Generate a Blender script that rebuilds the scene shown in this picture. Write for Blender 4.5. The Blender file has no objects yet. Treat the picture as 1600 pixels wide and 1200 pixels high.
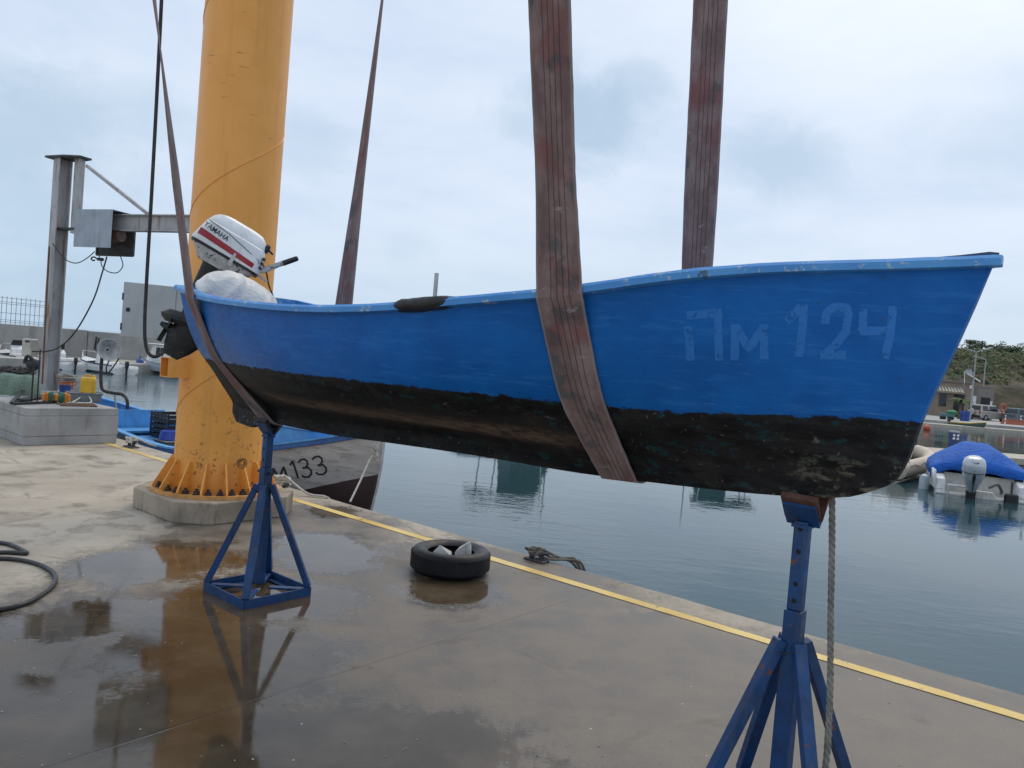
import bpy, bmesh, math, random
from mathutils import Vector, Matrix, noise as mnoise
R = math.radians
random.seed(7)
SC = bpy.context.scene
COL = SC.collection
# ------------------------------------------------------------------ camera
PITCH, ROLL, EYE, FPX = R(1.58), R(4.6), 1.6, 1200.0
_f = Vector((0, math.cos(PITCH), -math.sin(PITCH))); _u0 = Vector((0, math.sin(PITCH), math.cos(PITCH))); _r0 = Vector((1, 0, 0))
_r = _r0 * math.cos(ROLL) + _u0 * math.sin(ROLL); _u = _u0 * math.cos(ROLL) - _r0 * math.sin(ROLL)
EYEV = Vector((0, 0, EYE))
cd = bpy.data.cameras.new('camera'); cam = bpy.data.objects.new('camera', cd); COL.objects.link(cam)
cam.matrix_world = Matrix(((_r.x, _u.x, -_f.x, 0), (_r.y, _u.y, -_f.y, 0), (_r.z, _u.z, -_f.z, EYE), (0, 0, 0, 1)))
cd.sensor_width = 36; cd.lens = FPX / 1600 * 36; cd.clip_start = .05; cd.clip_end = 20000
SC.camera = cam
SC.view_settings.view_transform = 'Standard'; SC.view_settings.look = 'None'
SC.view_settings.exposure = 0.1; SC.view_settings.gamma = 1


def ray(x, y): return _f + _r * ((x - 800) / FPX) - _u * ((y - 600) / FPX)
def at(x, y, Y):
    d = ray(x, y); return EYEV + d * (Y / d.y)
def gnd(x, y, z=0.0):
    d = ray(x, y); return EYEV + d * ((z - EYE) / d.z)
def srgb(r, g, b):
    f = lambda c: c / 12.92 if c <= .04045 else ((c + .055) / 1.055) ** 2.4
    return (f(r / 255), f(g / 255), f(b / 255), 1)

# ------------------------------------------------------------------ node helpers
class NT:
    def __init__(s, tree): s.t = tree; s.n = tree.nodes; s.l = tree.links
    def new(s, typ, **kw):
        n = s.n.new(typ)
        for k, v in kw.items(): setattr(n, k, v)
        return n
    def put(s, sock, v):
        if isinstance(v, bpy.types.NodeSocket): s.l.new(v, sock)
        elif v is not None:
            if sock.type == 'RGBA' and len(v) == 3: v = (*v, 1)
            sock.default_value = v
    def math(s, op, a, b=None, c=None, clamp=False):
        n = s.new('ShaderNodeMath', operation=op, use_clamp=clamp)
        for i, v in enumerate((a, b, c)):
            if v is not None: s.put(n.inputs[i], v)
        return n.outputs[0]
    def vmath(s, op, a, b=None, out=0):
        n = s.new('ShaderNodeVectorMath', operation=op); s.put(n.inputs[0], a)
        if b is not None: s.put(n.inputs[1], b)
        return n.outputs[out]
    def noise(s, vec, scale, detail=4, rough=.55, dist=0.0):
        n = s.new('ShaderNodeTexNoise'); s.put(n.inputs['Vector'], vec); n.inputs['Scale'].default_value = scale
        n.inputs['Detail'].default_value = detail; n.inputs['Roughness'].default_value = rough; n.inputs['Distortion'].default_value = dist
        return n.outputs[0]
    def step(s, v, lo, hi, a=0.0, b=1.0):
        n = s.new('ShaderNodeMapRange', interpolation_type='SMOOTHSTEP'); s.put(n.inputs[0], v)
        n.inputs[1].default_value = lo; n.inputs[2].default_value = hi; n.inputs[3].default_value = a; n.inputs[4].default_value = b
        return n.outputs[0]
    def mix(s, f, a, b, blend='MIX'):
        n = s.new('ShaderNodeMix', data_type='RGBA', blend_type=blend); s.put(n.inputs[0], f); s.put(n.inputs[6], a); s.put(n.inputs[7], b)
        return n.outputs[2]
    def mapv(s, vec, scale=(1, 1, 1), loc=(0, 0, 0), rot=(0, 0, 0)):
        n = s.new('ShaderNodeMapping'); s.put(n.inputs[0], vec); n.inputs[1].default_value = loc; n.inputs[2].default_value = rot; n.inputs[3].default_value = scale
        return n.outputs[0]
    def xyz(s, vec):
        n = s.new('ShaderNodeSeparateXYZ'); s.put(n.inputs[0], vec); return n.outputs
    def bump(s, h, strength=.3, dist=.01):
        n = s.new('ShaderNodeBump'); s.put(n.inputs['Height'], h); n.inputs['Strength'].default_value = strength; n.inputs['Distance'].default_value = dist
        return n.outputs[0]

def newmat(name):
    m = bpy.data.materials.new(name); m.use_nodes = True; t = NT(m.node_tree); t.n.clear()
    o = t.new('ShaderNodeOutputMaterial'); p = t.new('ShaderNodeBsdfPrincipled'); t.l.new(p.outputs[0], o.inputs[0])
    t.p = p; t.obj = t.new('ShaderNodeTexCoord').outputs['Object']; t.pos = t.new('ShaderNodeNewGeometry').outputs['Position']
    return m, t
def setp(t, **kw):
    for k, v in kw.items(): t.put(t.p.inputs[k.replace('_', ' ')], v)

_mc = {}
def paint(name, col, rough=.45, metal=0.0, var=.22, scale=6.0, spots=None, spot_amt=.0, spot_scale=14.0, bump=.12, bscale=40.0, grime=.25, streak=True):
    """weathered painted surface: mottled tone, vertical grime streaks, chips of another colour, fine bump"""
    if name in _mc: return _mc[name]
    m, t = newmat(name); c = Vector(col[:3])
    n1 = t.noise(t.obj, scale, 5, .6)
    k = t.mix(t.step(n1, .3, .7), tuple(c * (1 - var)), tuple(c * (1 + var * .6)))
    if grime:
        n2 = t.noise(t.mapv(t.obj, (1, 1, .12 if streak else 1)), scale * 3.1, 4, .65)
        k = t.mix(t.step(n2, .50, .66, 0, grime), k, tuple(Vector((.16, .14, .11)) * .55 + c * .12))
    if spots and spot_amt:
        n3 = t.noise(t.obj, spot_scale, 6, .7)
        sp = t.step(n3, .675 - spot_amt * .55, .70 - spot_amt * .55)
        k = t.mix(sp, k, spots)
    rr = t.step(t.noise(t.obj, scale * 2.3, 4), .3, .75, max(.03, rough - .1), min(1, rough + .15))
    setp(t, Base_Color=k, Roughness=rr, Metallic=metal)
    if bump: setp(t, Normal=t.bump(t.noise(t.obj, bscale, 4), bump, .004))
    _mc[name] = m; return m

# ------------------------------------------------------------------ world: overcast sky with broken cloud
SUN_AZ, SUN_EL = R(28), R(52)
w = bpy.data.worlds.new('World'); SC.world = w; w.use_nodes = True
t = NT(w.node_tree); t.n.clear()
out = t.new('ShaderNodeOutputWorld'); bg = t.new('ShaderNodeBackground'); t.l.new(bg.outputs[0], out.inputs[0])
sky = t.new('ShaderNodeTexSky', sky_type='NISHITA'); sky.sun_disc = False; sky.sun_elevation = SUN_EL; sky.sun_rotation = SUN_AZ; sky.dust_density = 2.0
D = t.new('ShaderNodeTexCoord').outputs['Generated']
x, y, z = t.xyz(D)
zz = t.math('ADD', t.math('MAXIMUM', z, 0.0), .16)
P2 = t.vmath('DIVIDE', D, None); dv = P2.node
cb = t.new('ShaderNodeCombineXYZ'); 
for i in range(3): t.l.new(zz, cb.inputs[i])
t.l.new(cb.outputs[0], dv.inputs[1])
flat = t.mapv(P2, (1, 1, 0), (3.1, 1.7, 0))
big = t.noise(flat, .62, 6, .55, .3); fine = t.noise(flat, 1.9, 7, .6, .25)
low = t.noise(t.mapv(D, (1.0, 1.0, 4.5), (2.3, 0, .4)), 3.2, 6, .58, .3)
cl = t.math('ADD', t.math('MULTIPLY', big, .5), t.math('MULTIPLY', fine, .3)); cl = t.math('ADD', cl, t.math('MULTIPLY', low, .35))
K = 10.0
def kc(r, g, b, m=1.0):
    c = srgb(r, g, b); return (c[0] * K * m, c[1] * K * m, c[2] * K * m, 1)
base = t.mix(t.step(cl, .42, .72), kc(203, 219, 240), kc(222, 234, 250))
# darker, bluer gaps in the cloud deck
gap = None
for (px, py, rad, amt) in ((905, 180, .115, .62), (815, 190, .06, .35), (985, 130, .06, .4), (1225, 250, .10, .42), (1560, 220, .12, .18), (60, 215, .16, .5), (210, 185, .09, .3), (30, 310, .10, .42), (120, 445, .15, .45), (470, 220, .08, .3), (640, 385, .06, .2), (1030, 370, .07, .16)):
    d = ray(px, py).normalized()
    dd = t.vmath('SUBTRACT', D, (d.x, d.y, d.z)); dd = t.mapv(dd, (1, 1, 1.7))
    ln = t.vmath('LENGTH', dd, out=1)
    wob = t.math('ADD', ln, t.math('MULTIPLY', t.math('SUBTRACT', t.noise(D, 11, 6, .62, .4), .5), rad * 1.9))
    g = t.step(wob, rad * .15, rad * 1.15, amt, 0)
    gap = g if gap is None else t.math('MAXIMUM', gap, g)
base = t.mix(gap, base, kc(154, 185, 209))
# horizon band
hz = t.step(z, 0.0, .22, 1, 0)
base = t.mix(t.math('MULTIPLY', hz, .62), base, t.mix(t.step(x, -.6, .5), kc(180, 208, 231), kc(198, 218, 232)))
# cloud deck overhead brightens towards the veiled sun
sd = Vector((math.sin(SUN_AZ) * math.cos(SUN_EL), math.cos(SUN_AZ) * math.cos(SUN_EL), math.sin(SUN_EL)))
dt = t.vmath('DOT_PRODUCT', D, tuple(sd), out=1)
base = t.mix(t.step(dt, .80, 1.0, 0, .55), base, (14.5, 14.2, 13.6, 1))
base = t.mix(.9, sky.outputs[0], base)
base = t.mix(t.step(z, -.05, 0.0, 1, 0), base, kc(70, 90, 105))
t.l.new(base, bg.inputs[0]); bg.inputs[1].default_value = .10
sl = bpy.data.lights.new('sun', 'SUN'); so = bpy.data.objects.new('sun', sl); COL.objects.link(so)
sl.energy = 1.1; sl.angle = R(35); sl.color = (1, .90, .76)
so.rotation_euler = sd.to_track_quat('Z', 'Y').to_euler()

# ------------------------------------------------------------------ mesh helpers
MAT = {}            # object name -> world matrix of its frame
def frame(loc, rz=0.0): return Matrix.Translation(Vector(loc)) @ Matrix.Rotation(rz, 4, 'Z')
def thing(name, label, cat, loc=(0, 0, 0), rz=0.0, group=None):
    o = bpy.data.objects.new(name, None); COL.objects.link(o); o.location = loc; o.rotation_euler = (0, 0, rz); o.empty_display_size = .1
    o['label'] = label; o['category'] = cat
    if group: o['group'] = group
    MAT[o.name] = frame(loc, rz); return o
def tag(o, label, cat, group=None, kind=None):
    o['label'] = label; o['category'] = cat
    if group: o['group'] = group
    if kind: o['kind'] = kind
    return o
class MB:
    def __init__(s): s.v = []; s.f = []; s.mi = []; s.cur = 0
    def add(s, vs, fs, M=None):
        k = len(s.v)
        s.v += [(M @ Vector(p)) if M else Vector(p) for p in vs]
        s.f += [tuple(i + k for i in f) for f in fs]; s.mi += [s.cur] * len(fs); return s
    def box(s, c, size, M=None, rot=None, bev=0.0):
        a, b, h = (q / 2 for q in size)
        L = Matrix.Translation(Vector(c)) @ (rot.to_4x4() if rot else Matrix.Identity(4))
        if M: L = M @ L
        if bev > 0:
            g = min(bev, a * .9, b * .9, h * .9)
            vs = []
            for sx in (-1, 1):
                for sy in (-1, 1):
                    for sz in (-1, 1):
                        vs += [(sx * a, sy * (b - g), sz * (h - g)), (sx * (a - g), sy * b, sz * (h - g)), (sx * (a - g), sy * (b - g), sz * h)]
            bm = bmesh.new()
            for p in vs: bm.verts.new(p)
            bmesh.ops.convex_hull(bm, input=bm.verts[:]); bm.verts.index_update()
            bmesh.ops.dissolve_limit(bm, angle_limit=.01, verts=bm.verts[:], edges=bm.edges[:]); bm.verts.index_update()
            s.add([v.co.copy() for v in bm.verts], [[v.index for v in f.verts] for f in bm.faces], L); bm.free(); return s
        vs = [(-a, -b, -h), (a, -b, -h), (a, b, -h), (-a, b, -h), (-a, -b, h), (a, -b, h), (a, b, h), (-a, b, h)]
        return s.add(vs, [(0, 3, 2, 1), (4, 5, 6, 7), (0, 1, 5, 4), (1, 2, 6, 5), (2, 3, 7, 6), (3, 0, 4, 7)], L)
    def rings(s, rings, M=None, closed=True, cap=True):
        n = len(rings[0]); vs = [p for r in rings for p in r]; fs = []
        for i in range(len(rings) - 1):
            for j in range(n if closed else n - 1):
                a = i * n + j; b = i * n + (j + 1) % n; fs.append((a, b, b + n, a + n))
        if cap and closed: fs.append(tuple(range(n))[::-1]); fs.append(tuple((len(rings) - 1) * n + j for j in range(n)))
        return s.add(vs, fs, M)
    def tube(s, pts, r, seg=8, M=None, cap=True):
        pts = [Vector(p) for p in pts]; rs = r if isinstance(r, (list, tuple)) else [r] * len(pts); rg = []
        nrm = None
        for i, p in enumerate(pts):
            tg = (pts[min(i + 1, len(pts) - 1)] - pts[max(i - 1, 0)]).normalized()
            if nrm is None: nrm = tg.orthogonal().normalized()
            nrm = (nrm - tg * nrm.dot(tg)); nrm = nrm.normalized() if nrm.length > 1e-6 else tg.orthogonal().normalized()
            bn = tg.cross(nrm)
            rg.append([p + (nrm * math.cos(2 * math.pi * k / seg) + bn * math.sin(2 * math.pi * k / seg)) * rs[i] for k in range(seg)])
        return s.rings(rg, M, True, cap)
    def bar(s, p0, p1, wx, wy, up=(0, 0, 1), M=None):
        p0 = Vector(p0); p1 = Vector(p1); tg = (p1 - p0).normalized(); u = Vector(up); sx = tg.cross(u)
        if sx.length < 1e-4: sx = tg.orthogonal()
        sx.normalize(); sy = sx.cross(tg)
        rg = [[p + sx * wx / 2 * a + sy * wy / 2 * b for a, b in ((-1, -1), (1, -1), (1, 1), (-1, 1))] for p in (p0, p1)]
        return s.rings(rg, M)
    def lathe(s, prof, seg=24, M=None, closed=False):
        rg = [[(r * math.cos(2 * math.pi * k / seg), r * math.sin(2 * math.pi * k / seg), z) for k in range(seg)] for r, z in prof]
        if closed: rg.append(rg[0])
        return s.rings(rg, M, True, not closed)
    def prism(s, pts, h, M=None):        # outline in local xy extruded along z 0..h
        n = len(pts); vs = [(p[0], p[1], 0) for p in pts] + [(p[0], p[1], h) for p in pts]
        fs = [tuple(range(n))[::-1], tuple(range(n, 2 * n))] + [(i, (i + 1) % n, n + (i + 1) % n, n + i) for i in range(n)]
        return s.add(vs, fs, M)
    def strip(s, pts, wvec, th, M=None):     # flat band of thickness th; wvec per point
        rg = []
        for i, p in enumerate(pts):
            p = Vector(p); wv = Vector(wvec[i]); tg = (Vector(pts[min(i + 1, len(pts) - 1)]) - Vector(pts[max(i - 1, 0)])).normalized(); nn = tg.cross(wv).normalized() * th / 2
            rg.append([p - wv - nn, p + wv - nn, p + wv + nn, p - wv + nn])
        return s.rings(rg, M)
    def blob(s, c, rad, M=None, seg=12, rg=8, amp=.0, sc=2.0, seed=0):
        rows = []
        for i in range(rg + 1):
            a = math.pi * i / rg; row = []
            for k in range(seg):
                b = 2 * math.pi * k / seg; d = Vector((math.sin(a) * math.cos(b), math.sin(a) * math.sin(b), -math.cos(a)))
                q = 1 + amp * mnoise.noise(d * sc + Vector((seed, seed * 1.7, 0)))
                row.append(Vector(c) + Vector((d.x * rad[0], d.y * rad[1], d.z * rad[2])) * q)
            rows.append(row)
        return s.rings(rows, M, True, False)
    def build(s, name, mat, parent=None, smooth=False, world=False, bevel=0.0, angle=40, shell=False):
        me = bpy.data.meshes.new(name); F = MAT[parent.name] if parent else Matrix.Identity(4)
        inv = F.inverted() if world else Matrix.Identity(4)
        me.from_pydata([tuple(inv @ p) for p in s.v], [], s.f); me.update()
        for m in (mat if isinstance(mat, list) else [mat]): me.materials.append(m)
        if isinstance(mat, list):
            for p, i in zip(me.polygons, s.mi): p.material_index = i
        bm = bmesh.new(); bm.from_mesh(me)
        bmesh.ops.remove_doubles(bm, verts=bm.verts[:], dist=1e-5)
        bmesh.ops.recalc_face_normals(bm, faces=bm.faces[:])
        if shell and sum(f.normal.y * f.calc_center_median().y * f.calc_area() for f in bm.faces) < 0: bmesh.ops.reverse_faces(bm, faces=bm.faces[:])
        bm.to_mesh(me); bm.free()
        if smooth:
            for p in me.polygons: p.use_smooth = True
            try: me.set_sharp_from_angle(angle=R(angle))
            except Exception: pass
        o = bpy.data.objects.new(name, me); COL.objects.link(o)
        if parent: o.parent = parent
        MAT[o.name] = F
        if bevel:
            b = o.modifiers.new('bevel', 'BEVEL'); b.width = bevel; b.segments = 2; b.limit_method = 'ANGLE'; b.angle_limit = R(35)
        return o
def copy_tree(o, parent=None):
    c = o.copy(); COL.objects.link(c); c.parent = parent; MAT[c.name] = MAT[o.name]
    for ch in [k for k in bpy.data.objects if k.parent == o]: copy_tree(ch, c)
    return c
def smooth_path(pts, n=6):
    pts = [Vector(p) for p in pts]; o = []
    for i in range(len(pts) - 1):
        p0 = pts[max(i - 1, 0)]; p1 = pts[i]; p2 = pts[i + 1]; p3 = pts[min(i + 2, len(pts) - 1)]
        for k in range(n):
            u = k / n
            o.append(.5 * ((2 * p1) + (p2 - p0) * u + (2 * p0 - 5 * p1 + 4 * p2 - p3) * u * u + (3 * p1 - p0 - 3 * p2 + p3) * u ** 3))
    o.append(pts[-1]); return o
def text_into(mb, s, size, M, depth=.0, bold=.03):
    cu = bpy.data.curves.new('txt', 'FONT'); cu.body = s; cu.size = size; cu.align_x = 'CENTER'; cu.align_y = 'CENTER'; cu.extrude = depth; cu.resolution_u = 3; cu.offset = size * bold
    ob = bpy.data.objects.new('txt', cu); COL.objects.link(ob)
    me = ob.to_mesh(); mb.add([v.co.copy() for v in me.vertices], [tuple(p.vertices) for p in me.polygons], M)
    ob.to_mesh_clear(); bpy.data.objects.remove(ob); bpy.data.curves.remove(cu)
def lerp(xs, ys, x):
    if x <= xs[0]: return ys[0]
    for i in range(len(xs) - 1):
        if x <= xs[i + 1]:
            u = (x - xs[i]) / (xs[i + 1] - xs[i]); return ys[i] + (ys[i + 1] - ys[i]) * u
    return ys[-1]
def spline(xs, ys):
    n = len(xs); m = []
    for i in range(n):
        a = max(i - 1, 0); b = min(i + 1, n - 1); m.append((ys[b] - ys[a]) / (xs[b] - xs[a]))
    def f(x):
        if x <= xs[0]: return ys[0]
        if x >= xs[-1]: return ys[-1]
        for i in range(n - 1):
            if x <= xs[i + 1]:
                h = xs[i + 1] - xs[i]; u = (x - xs[i]) / h
                return (2 * u**3 - 3 * u**2 + 1) * ys[i] + (u**3 - 2 * u**2 + u) * h * m[i] + (-2 * u**3 + 3 * u**2) * ys[i + 1] + (u**3 - u**2) * h * m[i + 1]
    return f

# ------------------------------------------------------------------ common materials
WATER = -.5
EV = Vector((.77, -.638, 0)).normalized(); NV = Vector((-EV.y, EV.x, 0))     # along the quay / out over the water
E0 = Vector((-2.16, 8.45, 0))
EANG = math.atan2(EV.y, EV.x)
def quay(tt, nn, z=0.0): return E0 + EV * tt + NV * nn + Vector((0, 0, z))

def concrete(name, col, dark=.55, rough=.85, scale=1.0, stain=.5, bumps=.35):
    if name in _mc: return _mc[name]
    m, t = newmat(name); c = Vector(col)
    a = t.noise(t.pos, 1.3 * scale, 7, .62); b = t.noise(t.mapv(t.pos, (1, 1, .25)), 4.5 * scale, 6, .65); f = t.noise(t.pos, 60 * scale, 3, .6)
    k = t.mix(t.step(a, .32, .68), tuple(c * dark), tuple(c * 1.1))
    k = t.mix(t.step(b, .5, .66, 0, stain), k, tuple(c * .42))
    k = t.mix(t.step(f, .58, .66, 0, .4), k, tuple(c * .35))
    setp(t, Base_Color=k, Roughness=rough, Normal=t.bump(t.math('ADD', t.math('MULTIPLY', f, .4), b), bumps, .006))
    _mc[name] = m; return m

M_conc = concrete('pad_concrete', (.34, .32, .29))
M_block = concrete('block_concrete', (.36, .355, .34), .75, .9, 1.0, .45)
M_wall = concrete('breakwater_concrete', (.33, .325, .31), .78, .9, .35, .5)
M_rope = paint('rope_fibre', (.34, .31, .26), .9, var=.4, scale=30, grime=.3, bump=.6, bscale=160)
M_roped = paint('dark_rope_fibre', (.17, .15, .12), .9, var=.45, scale=30, grime=.3, bump=.6, bscale=160)
M_ropew = paint('pale_rope_fibre', (.55, .53, .47), .9, var=.3, scale=30, grime=.2, bump=.5, bscale=160)
M_rubber = paint('black_rubber', (.018, .018, .02), .55, var=.4, scale=12, spots=(.12, .11, .1), spot_amt=.06, spot_scale=40, grime=.15)
M_black = paint('black_plastic', (.015, .015, .017), .45, var=.3, grime=.1)
M_white = paint('white_gelcoat', (.72, .72, .70), .3, var=.1, grime=.15)
M_steelg = paint('galvanised_grey', (.34, .35, .36), .5, .3, var=.2, grime=.25)
M_glass, t = newmat('dark_glass'); setp(t, Base_Color=t.mix(t.noise(t.obj, 3), (.01, .013, .016), (.03, .035, .04)), Roughness=.06)
M_chrome = paint('bare_metal', (.5, .5, .5), .35, .8, var=.2, grime=.2)

# ------------------------------------------------------------------ setting: quay, water
def quay_material():
    m, t = newmat('quay_concrete')
    P = t.pos
    n_big = t.noise(P, .55, 6, .6); n_mid = t.noise(P, 2.6, 7, .66); n_fine = t.noise(P, 21, 5, .65); n_grit = t.noise(P, 120, 3, .6)
    def blobs(lst, soft, e0=.72, e1=1.12):
        acc = None
        for (px, py, rx, ry, ang) in lst:
            c = gnd(px, py)
            v = t.mapv(t.vmath('SUBTRACT', P, (c.x, c.y, 0)), (1, 1, 0)); v = t.mapv(v, (1, 1, 1), (0, 0, 0), (0, 0, -R(ang))); v = t.mapv(v, (1 / rx, 1 / ry, 0))
            ln = t.vmath('LENGTH', v, out=1)
            wb = t.math('ADD', ln, t.math('MULTIPLY', t.math('SUBTRACT', n_mid, .5), soft)); wb = t.math('ADD', wb, t.math('MULTIPLY', t.math('SUBTRACT', n_fine, .5), soft * .5))
            g = t.step(wb, e0, e1, 1, 0); acc = g if acc is None else t.math('MAXIMUM', acc, g)
        return acc
    puddle = blobs([(30, 1130, .62, .62, 0), (260, 1140, .8, .55, 0), (165, 965, .62, .42, 30), (300, 985, .5, .75, 0), (380, 1040, .55, .8, 0), (240, 880, .55, .75, -20), (420, 935, .62, .55, 0), (560, 1180, .9, .5, 0), (705, 925, .42, .36, 0), (510, 860, .5, .7, 20), (520, 800, .3, .3, 0)], 1.35, .74, 1.12)
    damp = blobs([(300, 1050, 1.7, 1.9, 0), (640, 1000, 1.9, 1.6, -25), (900, 1120, 1.9, 1.3, -30), (450, 830, 1.1, 1.4, 0), (1250, 1180, 1.6, .9, -30), (800, 900, 1.3, .8, -40), (1400, 1120, 1.4, 1.2, -30), (1050, 1020, 1.2, .8, -38), (620, 900, 1.2, .9, -35)], .9)
    dirt = t.step(n_big, .36, .66)
    dry = t.mix(dirt, (.36, .31, .245), (.49, .435, .355))
    dry = t.mix(t.step(n_mid, .50, .64, 0, .6), dry, (.20, .17, .13))
    dry = t.mix(t.step(n_grit, .56, .66, 0, .5), dry, (.12, .11, .10))
    wet = t.mix(t.step(n_mid, .34, .66), (.110, .091, .073), (.190, .162, .132))
    wet = t.mix(t.step(n_grit, .56, .66, 0, .5), wet, (.05, .045, .04))
    pud = t.mix(t.step(n_mid, .35, .7), (.066, .047, .028), (.115, .085, .054))
    k = t.mix(damp, dry, wet); k = t.mix(puddle, k, pud)
    vc = t.new('ShaderNodeTexVoronoi', feature='DISTANCE_TO_EDGE'); t.put(vc.inputs['Vector'], t.vmath('ADD', P, t.vmath('SCALE', t.new('ShaderNodeTexNoise').outputs[1]))); vc.inputs['Scale'].default_value = .42
    vc.inputs['Vector'].links[0].from_node.inputs[1].links[0].from_node.inputs[3].default_value = .9
    crack = t.math('MULTIPLY', t.step(vc.outputs['Distance'], .002, .006, 1, 0), t.step(n_big, .48, .58))
    k = t.mix(t.math('MULTIPLY', crack, .45), k, (.035, .03, .026))
    stain = t.step(t.noise(t.vmath('ADD', P, (3, 17, 0)), 1.15, 7, .68, .8), .56, .68, 0, .5); k = t.mix(stain, k, (.075, .058, .042))
    # white flecks of shell and paint
    vor = t.new('ShaderNodeTexVoronoi'); t.put(vor.inputs['Vector'], t.vmath('ADD', P, (0, 0, 0))); vor.inputs['Scale'].default_value = 7.0
    fl = t.math('MULTIPLY', t.math('LESS_THAN', vor.outputs['Distance'], .035), t.math('GREATER_THAN', t.noise(P, 3.3, 2), .5))
    k = t.mix(t.math('MULTIPLY', fl, .75), k, (.55, .54, .5))
    # paint drips: blue and pink smears
    sm = t.step(t.noise(t.vmath('ADD', P, (11, 4, 0)), 1.7, 6, .7), .66, .72, 0, .35); k = t.mix(sm, k, (.12, .16, .21))
    # slab joints across the quay
    loc = t.mapv(P, (1, 1, 0), (0, 0, 0), (0, 0, -EANG)); lx = t.xyz(loc)[0]
    jx = t.math('ABSOLUTE', t.math('SUBTRACT', t.math('FRACT', t.math('DIVIDE', t.math('ADD', lx, 100.95 + .012), 4.0)), .5))
    jx = t.math('ADD', jx, t.math('MULTIPLY', t.math('SUBTRACT', n_fine, .5), .003))
    joint = t.step(jx, .0012, .0028, .32, 0); k = t.mix(joint, k, (.05, .045, .04))
    rr = t.mix(damp, (.82,) * 3, t.mix(t.step(n_mid, .3, .7), (.36,) * 3, (.62,) * 3)); rr = t.mix(puddle, rr, t.mix(t.step(n_fine, .45, .7), (.035,) * 3, (.13,) * 3))
    h = t.math('ADD', t.math('MULTIPLY', n_fine, .5), t.math('MULTIPLY', n_grit, .25)); h = t.math('ADD', h, t.math('MULTIPLY', n_mid, .6)); h = t.math('MULTIPLY', h, t.math('SUBTRACT', 1.0, t.math('MULTIPLY', puddle, .93)))
    h = t.math('SUBTRACT', h, joint)
    setp(t, Base_Color=k, Roughness=rr, Normal=t.bump(h, .35, .008), IOR=1.4)
    return m
mb = MB(); rows = []
NT_ = 260; T0, T1 = -22.0, 26.0
def edge_off(tt):
    return .018 * mnoise.noise(Vector((tt * 2.1, 3, 0))) + .012 * mnoise.noise(Vector((tt * 9, 7, 0))) - .03 * max(0, mnoise.noise(Vector((tt * 1.3, 19, 0))) - .45)
ts = [T0 + (T1 - T0) * i / NT_ for i in range(NT_ + 1)]
prof = [(-80, 0), (-8, 0), (-2, 0), (-.03, 0), (0, -.025), (0, -.6), (0, -3)]
rows = [[quay(tt, nn + (edge_off(tt) if nn > -1 else 0), zz) for nn, zz in prof] for tt in ts]
mb.rings(rows, None, False, False)
o = mb.build('quay', quay_material()); o['kind'] = 'structure'
# painted line (4 mm sheet)
m, t = newmat('yellow_line_paint')
n1 = t.noise(t.pos, 5, 7, .7); n2 = t.noise(t.pos, 45, 4, .65)
setp(t, Base_Color=t.mix(t.step(t.noise(t.pos, 1.5, 5), .35, .7), srgb(200, 166, 80), srgb(226, 196, 112)), Roughness=t.step(n1, .4, .6, .35, .6),
     Alpha=t.step(t.math('ADD', t.math('MULTIPLY', n1, .6), t.math('MULTIPLY', n2, .4)), .36, .41))
mb = MB()
mb.rings([[quay(tt, -.44 + .006 * mnoise.noise(Vector((tt * 6, 0, 0))), .004), quay(tt, -.345 + .006 * mnoise.noise(Vector((tt * 6, 5, 0))), .004)] for tt in [-7 + .1 * i for i in range(240)]], None, False, False)
o = mb.build('yellow_line', m); o['kind'] = 'structure'
# water
m, t = newmat('harbour_water')
P = t.pos; px_, py_, pz_ = t.xyz(P)
q = t.mapv(P, (1, 1, 0), (0, 0, 0), (0, 0, R(8)))
w1 = t.noise(t.mapv(q, (.55, 1.5, 1)), 1.0, 3, .5, .4); w2 = t.noise(t.mapv(q, (.8, 2.4, 1), (4, 2, 0)), 2.6, 3, .55, .3); w3 = t.noise(t.mapv(q, (1.5, 2.4, 1)), 4.0, 2, .5)
chop = t.step(t.math('SUBTRACT', py_, t.math('MULTIPLY', px_, 1.0)), 12, 27)      # breezier out to the left
amp = t.step(t.noise(P, .16, 4), .38, .62, .3, 1.7)
h = t.math('ADD', t.math('MULTIPLY', w1, .0075), t.math('MULTIPLY', w2, .0042))
h = t.math('ADD', h, t.math('MULTIPLY', w3, .0021)); h = t.math('MULTIPLY', h, amp)
h = t.math('ADD', h, t.math('MULTIPLY', chop, t.math('ADD', t.math('MULTIPLY', w2, .006), t.math('MULTIPLY', w3, .0007))))
bn = t.new('ShaderNodeBump'); bn.inputs['Strength'].default_value = 1.0; bn.inputs['Distance'].default_value = .55; t.l.new(h, bn.inputs['Height'])
setp(t, Base_Color=t.mix(t.step(t.noise(P, .2, 3), .3, .7), (.018, .050, .060), (.028, .066, .076)), Roughness=.03, IOR=1.333, Normal=bn.outputs[0])
mb = MB(); W = 9000
mb.add([(-W, -60, WATER), (W, -60, WATER), (W, W, WATER), (-W, W, WATER)], [(0, 1, 2, 3)])
o = mb.build('water', m); o['kind'] = 'structure'

# pebbles and shell grit on the quay
mb = MB()
for i in range(150):
    px, py = random.uniform(0, 1500), 720 + 480 * random.random() ** .7
    g = gnd(px, py)
    if (g - E0).dot(NV) > -.1: continue
    r = random.uniform(.002, .0055)
    mb.blob((g.x, g.y, r * .3), (r, r * random.uniform(.6, 1), r * .5), seg=6, rg=4, amp=.4, seed=i)
o = mb.build('shell_grit', paint('grit', (.4, .38, .34), .8, var=.6, scale=3, grime=0)); tag(o, 'scattered pale shell grit and crumbs on the wet concrete', 'grit', kind='stuff')

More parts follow.
